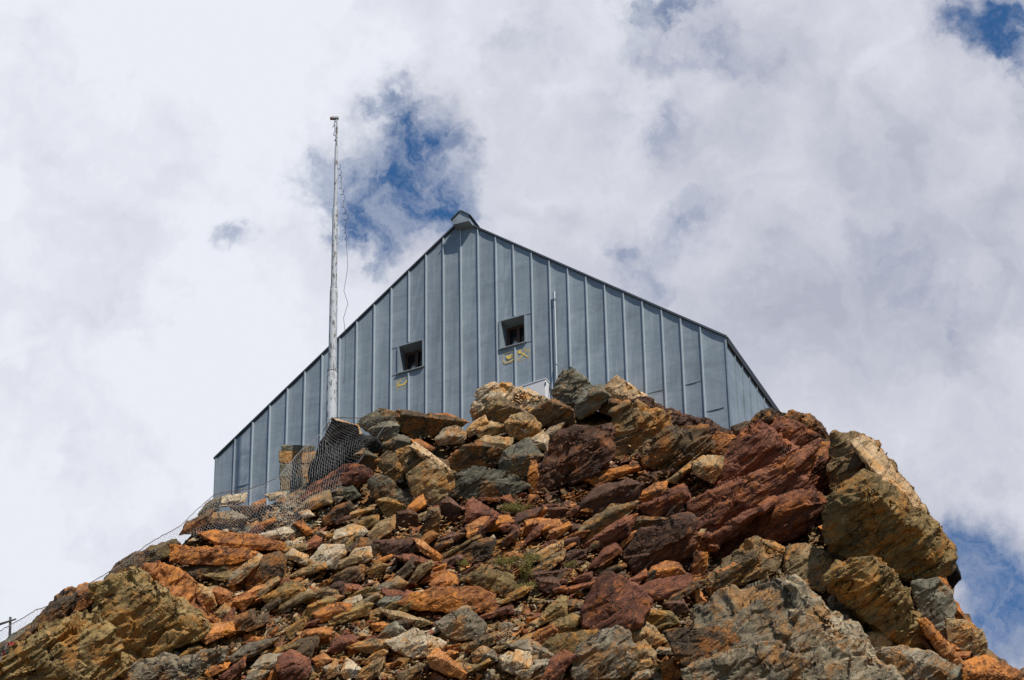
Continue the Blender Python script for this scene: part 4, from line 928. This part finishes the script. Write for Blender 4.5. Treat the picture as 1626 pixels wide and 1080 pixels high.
def hull2d(p):
    p = sorted(set(map(tuple, p)))

    def half(q):
        r = []
        for a in q:
            while len(r) > 1 and (r[-1][0] - r[-2][0]) * (a[1] - r[-2][1]) - (r[-1][1] - r[-2][1]) * (a[0] - r[-2][0]) <= 0: r.pop()
            r.append(a)
        return r
    return half(p)[:-1] + half(p[::-1])[:-1]


def span(h, x):
    ys = []
    for (x0, y0), (x1, y1) in zip(h, h[1:] + h[:1]):
        if (x0 <= x <= x1 or x1 <= x <= x0) and x0 != x1: ys.append(y0 + (y1 - y0) * (x - x0) / (x1 - x0))
    return min(ys), max(ys)


def finish_rock(bm, name, mat, size, seed, amp, res):
    """hull -> subdivided, chipped mesh object with its origin at the foot"""
    r = bmesh.ops.convex_hull(bm, input=list(bm.verts), use_existing_faces=False)
    bmesh.ops.delete(bm, geom=list(set(g for g in r['geom_interior'] + r['geom_unused'] if isinstance(g, bmesh.types.BMVert))), context='VERTS')
    bmesh.ops.bevel(bm, geom=list(bm.edges), offset=min(.03, size * .022), segments=1, affect='EDGES', clamp_overlap=True)
    bmesh.ops.triangulate(bm, faces=bm.faces)
    for _ in range(9):
        e = [q for q in bm.edges if q.calc_length() > res]
        if not e: break
        bmesh.ops.subdivide_edges(bm, edges=e, cuts=1)
        bmesh.ops.triangulate(bm, faces=bm.faces)
    bmesh.ops.recalc_face_normals(bm, faces=bm.faces)
    me = bpy.data.meshes.new(name); bm.to_mesh(me); bm.free()
    rough(me, size, seed, amp)
    n = len(me.vertices); co = np.empty(n * 3); me.vertices.foreach_get('co', co); co = co.reshape(-1, 3)
    org = co.mean(0); org[2] = co[:, 2].min()
    me.vertices.foreach_set('co', (co - org).ravel()); me.update(); me.materials.append(M[mat])
    o = bpy.data.objects.new(name, me); COL.objects.link(o); o.location = org
    return o


ROCKBOX = []


def hull_rock(name, mat, h, P, RG, fixed, opt, seed, rng, res=1.0):
    """boulder from its outline in photo px and the bulge of its ridge (px towards the viewer)"""
    hl = hull2d(P); xs = [a for a, _ in hl]; ys = [b for _, b in hl]
    x0, x1, y0, y1 = min(xs), max(xs), min(ys), max(ys); w, ht = x1 - x0, y1 - y0
    RG_given = bool(RG); tilt = rng.uniform(-.30, .30); cx0 = (x0 + x1) / 2
    if RG: br = max(c for _, _, c in RG)
    else:
        RG = []; br = min(h * ht * 1.15 + .16 * ht, .75 * w, 70)
        for fx in ((.2, .5, .8) if w > 18 else (.3, .7)):
            x = x0 + w * (fx + rng.uniform(-.07, .07)); a, b = span(hl, x)
            RG.append((x, a + (b - a) * min(.93, max(.05, h + rng.uniform(-.07, .07))), br + tilt * (x - cx0)))
    ry = sorted((a, b) for a, b, _ in RG)
    rx = np.array([a for a, _ in ry]); rv = np.array([b for _, b in ry])
    front = []; roof = not RG_given
    for (x, y) in hl:
        yr = float(np.interp(x, rx, rv)); f = (y - yr) / max(6.0, .35 * ht)
        k = .42 + .42 * max(-1, min(1, f))                # below the ridge the foot stays forward, above it the top leans away
        if roof:                                          # two flat fractures meeting in one edge
            xm = cx0 + (x - cx0) * .96
            bb = br - (yr - y) * (br / max(5.0, h * ht)) * .95 if y < yr else br - .16 * (y - yr)
            front.append((xm, y, bb + tilt * (x - cx0)))
        else: front.append((x, y, fixed[(x, y)] if (x, y) in fixed else br * k))
    front += RG
    cx, cy = (x0 + x1) / 2, y0 + .82 * ht
    D0 = float(depth(cx, min(cy, 1200))) - .34 - opt.get('f', 0)
    mpx = D0 / FOC; lean = opt.get('lean', .48)
    bm = bmesh.new()
    for (x, y, b) in front:
        bm.verts.new(pt(x, y, D0 + lean * (y1 - y) * mpx - b * mpx))
    thick = min(3.2, max(.35, .9 * min(w, ht) * mpx + .25 * max(w, ht) * mpx))
    for (x, y) in hl:
        bx, by = cx + (x - cx) * .80, (y0 + y1) / 2 + (y - (y0 + y1) / 2) * .80
        bm.verts.new(pt(bx, by + ht * .06, D0 + lean * (y1 - by) * mpx + thick))
    size = math.sqrt(max(w, 6) * max(ht, 6)) * mpx
    o = finish_rock(bm, name, mat, size, seed, opt.get('amp', 1.0), max(.032, min(.052, size * .05)) * res)
    ROCKBOX.append((x0, y0, x1, y1, D0))
    return o


CATS = {'boulder': 'boulder', 'rock_slab': 'rock slab', 'rock_outcrop': 'rock outcrop', 'stone': 'stone'}


def build_rocks():
    rng = random.Random(11)
    for idx, line in enumerate(ROCKS):
        q = line.split('|'); sec, name, mat, h = q[0], q[1], q[2], float(q[3])
        opt = dict((a.split('=')[0], float(a.split('=')[1])) for a in q[6].split(',')) if len(q) > 6 else {}
        opt.setdefault('lean', LEAN[sec]); ox, oy, sc = SEC[sec]; g = q[4].split(';')
        P = [tuple(map(float, a.split(','))) for a in g[0].split()]; fixed = {}
        for a in P:
            if len(a) > 2: fixed[(ox + a[0] / sc, oy + a[1] / sc)] = a[2] / sc
        P = [(ox + a[0] / sc, oy + a[1] / sc) for a in P]
        if not fixed:                                      # pack the heap tightly
            mx, my = sum(a for a, _ in P) / len(P), sum(b for _, b in P) / len(P); gs = opt.get('g', 1.10)
            P = [(mx + (a - mx) * gs, my + (b - my) * gs) for a, b in P]
        RG = [tuple(map(float, a.split(','))) for a in g[1].split()] if len(g) > 1 else []
        RG = [(ox + a / sc, oy + b / sc, c / sc) for a, b, c in RG]
        o = hull_rock(name, mat, h, P, RG, fixed, opt, 100 + idx * 7, rng)
        tag(o, q[5], CATS[name], GROUP[sec], 'thing')


build_rocks()
# ------------------------------------------------------------------ loose stones of the scree
ZONES = [
    ([(296, 862), (322, 812), (345, 797), (440, 786), (500, 745), (520, 770), (560, 790), (470, 850), (330, 860)], dict(gr=3, pt=2, gg=2, og=2), 1.0, (6, 19), 'netted rocks at the low end of the hut'),
    ([(240, 985), (930, 965), (1080, 1010), (1080, 1085), (240, 1085)], dict(pt=1.6, gr=2.5, ol=2, rd=1.4, og=2.2, db=1, **{'or': 1}), .55, (10, 34), 'scree along the bottom edge'),  # polygon in photo px, weights of rock colours, density, size range px, words for the labels
    ([(430, 800), (640, 800), (700, 850), (660, 900), (420, 860)], dict(pt=4, og=3, gr=3, og2=0, ol=1), 1.0, (5, 15), 'head of the scree below the net'),
    ([(380, 850), (900, 830), (930, 1080), (250, 1085), (300, 1000)], dict(pt=1.3, gr=1.6, ol=2.3, rd=1.6, og=2.8, db=1.6, mr=.8, **{'or': 2}), 1.0, (6, 28), 'middle of the scree'),
    ([(880, 880), (1120, 960), (1090, 1080), (900, 1080)], dict(gr=3, og=3, rd=1, ol=2, db=1.5), .9, (5, 24), 'scree left of the grey ridge'),
    ([(660, 780), (1120, 700), (1120, 960), (900, 930), (680, 890)], dict(mr=4, rd=2, db=2.6, og=.8, ol=.6, **{'or': 1.0}), .8, (5, 24), 'foot of the red wall'),
    ([(590, 640), (880, 640), (860, 800), (560, 800)], dict(gg=3, og=2, db=1.5, pt=.7), .45, (4, 12), 'heap below the hut'),
    ([(0, 1000), (280, 850), (420, 880), (380, 1085), (0, 1085)], dict(ol=3, og=1.4, db=1.5, gg=1), .45, (5, 15), 'olive outcrop'),
    ([(1100, 700), (1330, 690), (1540, 1000), (1600, 1080), (1120, 1080)], dict(db=2, mr=1.5, og=1.2, ol=1.5, gr=1.2), .4, (5, 15), 'red slabs and the cliff'),
]
WORDS = {'pt': 'pale tan', 'og': 'ochre-grey', 'gr': 'grey', 'ol': 'olive-brown', 'rd': 'red', 'db': 'dark brown', 'mr': 'maroon', 'gg': 'grey-green', 'or': 'orange'}


def inside(poly, x, y):
    r = False
    for (x0, y0), (x1, y1) in zip(poly, poly[1:] + poly[:1]):
        if (y0 > y) != (y1 > y) and x < (x1 - x0) * (y - y0) / (y1 - y0) + x0: r = not r
    return r


def proto_stone(rng, fine):
    """unit stone: an angular flake, long axis 1"""
    bm = bmesh.new()
    a, b, c = .5, rng.uniform(.28, .44), rng.uniform(.09, .26)
    for _ in range(rng.randint(9, 13)):
        v = Vector((rng.gauss(0, 1), rng.gauss(0, 1), rng.gauss(0, 1))).normalized()
        m = max(abs(v.x), abs(v.y), abs(v.z)); v = v / m * rng.uniform(.75, 1.0)
        bm.verts.new((v.x * a, v.y * b, v.z * c))
    r = bmesh.ops.convex_hull(bm, input=list(bm.verts), use_existing_faces=False)
    bmesh.ops.delete(bm, geom=list(set(g for g in r['geom_interior'] + r['geom_unused'] if isinstance(g, bmesh.types.BMVert))), context='VERTS')
    bmesh.ops.bevel(bm, geom=list(bm.edges), offset=.018, segments=1, affect='EDGES', clamp_overlap=True)
    bmesh.ops.triangulate(bm, faces=bm.faces)
    for _ in range(fine):
        e = [q for q in bm.edges if q.calc_length() > (.13 if fine > 3 else .22)]
        if e:
            bmesh.ops.subdivide_edges(bm, edges=e, cuts=1); bmesh.ops.triangulate(bm, faces=bm.faces)
    bmesh.ops.recalc_face_normals(bm, faces=bm.faces)
    me = bpy.data.meshes.new('stone'); bm.to_mesh(me); bm.free()
    n = len(me.vertices); co = np.empty(n * 3); me.vertices.foreach_get('co', co); co = co.reshape(-1, 3)
    no = np.empty(n * 3); me.vertex_normals.foreach_get('vector', no); no = no.reshape(-1, 3)
    s = rng.randint(0, 99999)
    co = co + no * (.055 * cells(co * np.array([4, 4, 9]), s) + .03 * vnoise(co * 9, s + 5))[:, None]
    me.vertices.foreach_set('co', co.ravel()); me.update()
    me.polygons.foreach_set('use_smooth', [True] * len(me.polygons)); me.set_sharp_from_angle(angle=math.radians(32))
    return me


def rot_for(rng):
    """flakes lie roughly along the bedding, tipped about"""
    z = BN * .75 + np.array([0, -.35, .75]) * rng.uniform(.2, 1.0) + np.array([rng.gauss(0, .36), rng.gauss(0, .36), rng.gauss(0, .36)])
    z = Vector(z).normalized(); x = Vector(RT * 1.0 + UP * .35 + np.array([rng.gauss(0, .5), rng.gauss(0, .6), rng.gauss(0, .4)])); x = (x - z * x.dot(z)).normalized()
    y = z.cross(x); return Matrix((x, y, z)).transposed()


def covered(x, y, d):
    for (x0, y0, x1, y1, dd) in ROCKBOX:
        mx, my = (x1 - x0) * .22, (y1 - y0) * .25
        if x0 + mx < x < x1 - mx and y0 + my < y < y1 - my and dd < d + .2: return True
    return False


SLABZ = [  # medium flakes wedged between the big stones: polygon, count, width range, colours, words
    ([(400, 830), (660, 800), (720, 900), (640, 985), (380, 960)], 48, (26, 76), dict(og=3, gr=1.2, pt=1.0, rd=2, db=2.4, ol=2, mr=1, **{'or': 2.4}), 'upper scree'),
    ([(380, 950), (700, 930), (930, 960), (920, 1078), (300, 1078)], 50, (28, 84), dict(gr=1.8, og=3, pt=1.1, ol=2.4, db=1.8, rd=1.2, **{'or': 2}), 'lower scree'),
    ([(700, 800), (1000, 770), (1100, 900), (1080, 960), (900, 940), (720, 900)], 44, (26, 74), dict(rd=3, mr=3, db=2.4, og=1, **{'or': 2}), 'hollow below the red wall'),
    ([(880, 970), (1080, 980), (1090, 1078), (900, 1078)], 14, (26, 56), dict(og=3, gr=2.4, ol=2, db=1.4), 'rubble beside the grey ridge'),
    ([(30, 985), (260, 860), (440, 870), (360, 990), (300, 1075), (30, 1075)], 18, (26, 70), dict(ol=3, og=2, db=1.4, **{'or': 1.8}), 'cracks of the olive outcrop'),
]


def build_flakes():
    rng = random.Random(505); idx = 0
    for (poly, n, (w0, w1), wt, where) in SLABZ:
        xs = [a for a, _ in poly]; ys = [b for _, b in poly]; k = tries = 0
        while k < n and tries < n * 40:
            tries += 1; x, y = rng.uniform(min(xs), max(xs)), rng.uniform(min(ys), max(ys))
            if not inside(poly, x, y) or covered(x, y, float(depth(x, y)) - .3) or y < float(np.interp(x, SKY_X, SKY_Y)) + 45: continue
            w = w0 + (w1 - w0) * rng.random() ** 1.4; t = w * rng.uniform(.17, .42); ang = math.radians(rng.gauss(20, 13))
            ca, sa = math.cos(ang), -math.sin(ang); P = []
            for (u, v) in rng.choice((((-.5, .1), (-.36, -.42), (.05, -.5), (.42, -.34), (.5, .08), (.34, .46), (-.3, .5)), ((-.5, .3), (-.2, -.45), (.3, -.5), (.52, -.2), (.2, .5)), ((-.52, -.1), (.1, -.5), (.5, -.25), (.42, .42), (-.35, .5)), ((-.5, .05), (-.1, -.35), (.5, -.5), (.45, .2), (-.1, .5)))):
                u = (u + rng.uniform(-.09, .09)) * w; v = (v + rng.uniform(-.16, .16)) * t
                P.append((x + u * ca - v * sa, y + u * sa + v * ca))
            mat = rng.choices(list(wt), list(wt.values()))[0]; idx += 1; k += 1
            o = hull_rock('rock_slab', mat, rng.uniform(.15, .6), P, [], {}, {'f': rng.uniform(-.1, .25), 'lean': rng.uniform(.15, .5)}, 5000 + idx * 13, rng, 1.15)
            big = 'long' if w > .62 * w1 else 'short'
            tag(o, '%s %s flake of rock wedged in the %s' % (big, WORDS[mat], where), 'rock slab', '%s %s flakes in the %s' % (big, WORDS[mat], where), 'thing')


def build_scree():
    rng = random.Random(77)
    protos = [proto_stone(rng, 5) for _ in range(10)]; small = [proto_stone(rng, 2) for _ in range(16)]
    spots = []
    for zi, (poly, wt, dens, (s0, s1), where) in enumerate(ZONES):
        xs = [a for a, _ in poly]; ys = [b for _, b in poly]
        area = abs(sum(a[0] * b[1] - b[0] * a[1] for a, b in zip(poly, poly[1:] + poly[:1]))) / 2
        keys = [k for k in wt if k in M]; ww = [wt[k] for k in keys]
        n = int(area * dens / 56.0); k = 0; tries = 0
        while k < n and tries < n * 6:
            tries += 1
            x, y = rng.uniform(min(xs), max(xs)), rng.uniform(min(ys), max(ys))
            if not inside(poly, x, y): continue
            s = s0 + (s1 - s0) * rng.random() ** 2.0
            if rng.random() < .02 * dens: s *= 1.45
            d = float(depth(x, y)) - rng.uniform(-.05, .30)
            if covered(x, y, d) or y < float(np.interp(x, SKY_X, SKY_Y)) + 14 + s * .9: continue
            k += 1; spots.append((s, x, y, d, rng.choices(keys, ww)[0], zi))
    spots.sort(key=lambda q: -q[0])
    single, rest = spots[:190], spots[190:]
    base = {}
    for (s, x, y, d, mat, zi) in single:
        L = s * d / FOC * 1.25
        key = (mat, rng.randrange(10))
        if key not in base:
            me = protos[key[1]].copy(); me.name = 'stone'; me.materials.clear(); me.materials.append(M[mat]); base[key] = bpy.data.objects.new('stone', me); o = base[key]
        else: o = base[key].copy()
        COL.objects.link(o)
        o.matrix_world = Matrix.Translation(Vector(pt(x, y, d))) @ rot_for(rng).to_4x4() @ Matrix.Diagonal((L, L, L * rng.uniform(.8, 1.3), 1))
        kind = 'larger' if s > 20 else 'small'
        tag(o, '%s loose angular %s stone lying in the %s' % (kind, WORDS[mat], ZONES[zi][4]), 'stone', '%s %s stones in the %s' % (kind, WORDS[mat], ZONES[zi][4]), 'thing')
    # everything finer is one mass of rubble
    data = []
    for me in small:
        n = len(me.vertices); co = np.empty(n * 3); me.vertices.foreach_get('co', co)
        tri = np.array([list(p.vertices) for p in me.polygons]); data.append((co.reshape(-1, 3), tri))
    V, F, MI, base_i = [], [], [], 0
    mats = list(M); spots2 = list(rest)
    for (s, x, y, d, mat, zi) in rest:                     # grit between the stones
        for _ in range(2):
            if rng.random() < .35:
                x2, y2 = x + rng.gauss(0, 7), y + rng.gauss(0, 5)
                spots2.append((rng.uniform(2.2, 5), x2, y2, float(depth(x2, y2)) - rng.uniform(.2, .7), mat, zi))
    for (s, x, y, d, mat, zi) in spots2:
        co, tri = data[rng.randrange(len(data))]; L = s * d / FOC * 1.25
        R = np.array(rot_for(rng)); q = (co * np.array([L, L, L * rng.uniform(.8, 1.5)])) @ R.T + pt(x, y, d)
        V.append(q); F.append(tri + base_i); base_i += len(q); MI.append(np.full(len(tri), mats.index(mat)))
    V = np.concatenate(V); F = np.concatenate(F); MI = np.concatenate(MI)
    me = bpy.data.meshes.new('scree'); me.vertices.add(len(V)); me.vertices.foreach_set('co', V.ravel())
    me.loops.add(F.size); me.loops.foreach_set('vertex_index', F.ravel().astype(np.int32))
    me.polygons.add(len(F)); me.polygons.foreach_set('loop_start', np.arange(0, F.size, 3, dtype=np.int32))
    for k in mats: me.materials.append(M[k])
    me.polygons.foreach_set('material_index', MI.astype(np.int32)); me.update(calc_edges=True)
    o = bpy.data.objects.new('scree', me); COL.objects.link(o)
    tag(o, 'fine loose rubble of tan, rust and grey flakes between the boulders', 'scree', kind='stuff')
    print('stones', len(single), 'rubble', len(spots2), len(V))


build_flakes()
build_scree()


# ------------------------------------------------------------------ wire net, stone pillar, plants, bits at the edge
def build_net():
    top = [(620, 662, .2), (580, 664, .2), (527, 664, .1), (512, 684, .3), (480, 714, .7), (440, 758, .6), (400, 775, .4), (340, 786, .2), (316, 806, .1), (285, 835, .1), (230, 868, .1), (165, 914, .1), (100, 952, .1), (60, 968, .1), (0, 1001, .1), (-60, 1034, .1)]
    bot = [(612, 676, .4), (592, 700, .4), (566, 740, .5), (540, 772, .5), (500, 800, .5), (455, 842, .6), (415, 850, .4), (360, 842, .3), (325, 850, .2), (295, 862, .2), (245, 892, .1), (180, 932, .1), (112, 974, .1), (72, 996, .1), (0, 1040, .1), (-60, 1075, .1)]
    A = np.array([(x, y, depth(x, min(y + 70, 1080)) - .25 - f) for x, y, f in top]); B = np.array([(x, y, depth(x, y + 14) - .35 - f) for x, y, f in bot])
    A[:3, 2] = depth(545, 775) - .9; A[3:5, 2] -= .6
    seg = np.linalg.norm(np.diff((A + B)[:, :2] / 2, axis=0), axis=1); s = np.concatenate([[0], np.cumsum(seg)])
    n = int(s[-1] / 5.2); t = np.linspace(0, s[-1], n + 1)
    a = np.stack([np.interp(t, s, A[:, k]) for k in range(3)], 1); b = np.stack([np.interp(t, s, B[:, k]) for k in range(3)], 1)
    rng = random.Random(3); G = []
    for i in range(n + 1):
        wd = np.linalg.norm((a[i] - b[i])[:2]); m = 22
        row = []
        for j in range(m + 1):
            f = j / m; q = a[i] * (1 - f) + b[i] * f
            q = q + np.array([.9 * math.sin(i * .35 + j * .8) + rng.gauss(0, .35), .9 * math.cos(i * .27 - j * .6) + rng.gauss(0, .35), .10 * math.sin(i * .21 + j * .5)])
            row.append(pt(q[0], q[1], q[2]))
        G.append(row)
    m = 22; V = []; F = []
    steel = plain('net_wire', (.34, .35, .36), .5, .3, .25, 2)

    def wire(p, q, r):
        d = q - p; L = np.linalg.norm(d)
        if L < 1e-6: return
        d /= L; x = np.cross(d, FW); x /= np.linalg.norm(x); y = np.cross(d, x); k = len(V)
        for c in (p, q):
            for th in (0.0, 2.094, 4.189): V.append(tuple(c + r * (math.cos(th) * x + math.sin(th) * y)))
        for e in range(3): F.append((k + e, k + (e + 1) % 3, k + 3 + (e + 1) % 3, k + 3 + e))
    for i in range(n):
        wd = np.linalg.norm((a[i] - b[i])[:2]); st = 1 if wd > 95 else (2 if wd > 50 else (3 if wd > 32 else 4))
        for j in range(0, m + 1, st):
            if j + st <= m:
                wire(G[i][j], G[i + 1][j + st], .0021)
                if i % 1 == 0: wire(G[i + 1][j], G[i][j + st], .0021)
        wire(G[i][0], G[i + 1][0], .012); wire(G[i][m], G[i + 1][m], .006)
    me = bpy.data.meshes.new('wire_netting'); me.from_pydata(V, [], F); me.update(); me.materials.append(steel)
    o = bpy.data.objects.new('wire_netting', me); COL.objects.link(o)
    tag(o, 'grey wire rockfall net draped from the black slab down the skyline', 'wire net')


build_net()


def build_pillar():
    rng = random.Random(9); d = 90.0; mpx = d / FOC
    rows = [(708, 717, [(447, 478), (478, 500)]), (717, 736, [(444, 480), (480, 506)]), (737, 757, [(444, 470), (471, 506)]), (758, 777, [(445, 462), (463, 486), (487, 508)]), (778, 800, [(443, 476), (477, 508)])]
    verts = []; obs = None
    root = empty('stone_pillar', pt(472, 800, d), 0, 'short pillar of stacked ochre stones behind the net, against the hut', 'pillar')
    for (y0, y1, cs) in rows:
        for (x0, x1) in cs:
            bm = bmesh.new()
            for (x, y) in ((x0, y0), (x1, y0), (x1, y1), (x0, y1)):
                for dd in (0, .6):
                    bm.verts.new(pt(x + rng.uniform(-1, 1), y + rng.uniform(-1, 1) - .0, d - .66 * (y - 754) * mpx + dd + rng.uniform(-.03, .03)))
            o = finish_rock(bm, 'block', (rng.choice(['og', 'gg', 'ol', 'gg']) if y0 > 736 else 'og') if y0 > 710 else 'gg', .35, rng.randrange(9999), .9, .06)
            o.location = Vector(o.location) - root.location; o.parent = root


build_pillar()


def build_plants():
    green = bpy.data.materials.new('cushion_plant'); green.use_nodes = True; t = NT(green.node_tree)
    p = t.node('ShaderNodeNewGeometry').outputs['Position']
    c = t.ramp(t.noise(p, 14, 5, .7), [(.35, (.045, .050, .010)), (.5, (.16, .14, .022)), (.65, (.30, .24, .035))])
    b = t.node('ShaderNodeBsdfPrincipled', {'Base Color': c, 'Roughness': .8}); o = t.node('ShaderNodeOutputMaterial'); t.l.new(b.outputs[0], o.inputs[0])
    rng = random.Random(21)
    spots = [((815, 806), 22, 7, 'uppermost yellow-green cushion plant among red stones below the long grey-green boulder'),
             ((806, 892), 17, 7, 'yellow-green cushion plant on the dark ledge, the yellowest of the tufts'),
             ((832, 902), 12, 12, 'yellow-green plant hanging down the olive layered hump'),
             ((846, 885), 15, 6, 'thin yellow-green plant tuft on the flat above the hanging plant'),
             ((736, 894), 8, 4, 'tiny yellow-green plant tuft among red flakes in the scree'),
             ((833, 931), 13, 6, 'lowest yellow-green plant tuft beside the olive layered hump'),
             ((905, 897), 9, 5, 'small dull plant tuft on the maroon plate')]
    for (c0, rx, ry, lab) in spots:
        d = float(depth(*c0)) - 1.1; m = MB(); org = pt(c0[0], c0[1] + ry, d)
        lumps = [(rng.gauss(0, .5), rng.gauss(0, .4), rng.uniform(.25, .5)) for _ in range(9)]
        for _ in range(int(rx * ry * 13)):
            lx, ly, lr = rng.choice(lumps)
            x = c0[0] + rx * (lx + rng.gauss(0, lr * .7)); y = c0[1] + ry * (ly + rng.gauss(0, lr)); dd = d + rng.gauss(0, .10)
            q = pt(x, y, dd) - org; s = rng.uniform(.006, .018)
            n = Vector((rng.gauss(0, .6), rng.gauss(-.3, .6), rng.gauss(.6, .6))).normalized(); a = n.orthogonal().normalized(); bb = n.cross(a)
            up = np.array(n) * s * 1.6; a = np.array(a) * s * .6; bb = np.array(bb) * s * .6
            m.add([q - a, q + a * .4 + bb, q + a - bb * .4, q + up], [(0, 1, 3), (1, 2, 3), (2, 0, 3)])
        o = m.build('cushion_plant', green); o.location = org; tag(o, lab, 'plant', 'yellow-green cushion plants on the slope')


build_plants()


def build_edge():
    d = 73.5; grey = plain('weathered_board', (.26, .25, .24), .8, 0, .35, 7); steel = plain('post_steel', (.34, .36, .38), .5, .3, .2)
    b0 = pt(16, 1010, d); root = empty('rail', b0, 0, 'short grey board on a thin post at the far left edge above the net', 'rail')

    def L(x, y, dd=0.0): return pt(x, y, d + dd) - b0
    pl = MB(); A, B, C, E = L(-40, 1001), L(25, 982), L(25, 984.6), L(-40, 1007.5)
    bk = FW * .10
    pl.add([A, B, C, E, A + bk, B + bk, C + bk, E + bk], [(0, 1, 2, 3), (7, 6, 5, 4), (0, 4, 5, 1), (1, 5, 6, 2), (2, 6, 7, 3), (3, 7, 4, 0)])
    pl.build('board', grey, root, bevel=.004)
    MB().tube([L(15.2, 1014, .08), L(16.6, 979.5, .08)], .028, 8).build('post', steel, root, 40)
    red = plain('red_band', (.50, .03, .04), .5); wh = plain('white_band', (.75, .73, .72), .5)
    p0, p1 = pt(-12, 1078, 70.6), pt(11.5, 1023, 70.6); pole = empty('marker_pole', p0, 0, 'thin red and white banded pole leaning at the far left edge', 'pole')
    n = 6; pw = MB(); pr = MB()
    for k in range(n):
        a = (p1 - p0) * k / n; b = (p1 - p0) * (k + 1) / n; (pw if k % 2 else pr).tube([a, b], .017, 8)
    pw.build('white_band', wh, pole, 40); pr.build('red_band', red, pole, 40)
    tb = MB(); rng = random.Random(2); q = pt(11.5, 1023, 70.5); path = []
    for i in range(9): path.append(pt(11.5 + i * 1.45, 1023.5 + 2.2 * math.sin(i * 1.7) - (.2 * i), 70.5 + .05 * math.sin(i)) - q)
    tb.tube(path, .012, 5); o = tb.build('ribbon', red); o.location = q; tag(o, 'red ribbon tied to the top of the banded pole', 'ribbon')


build_edge()
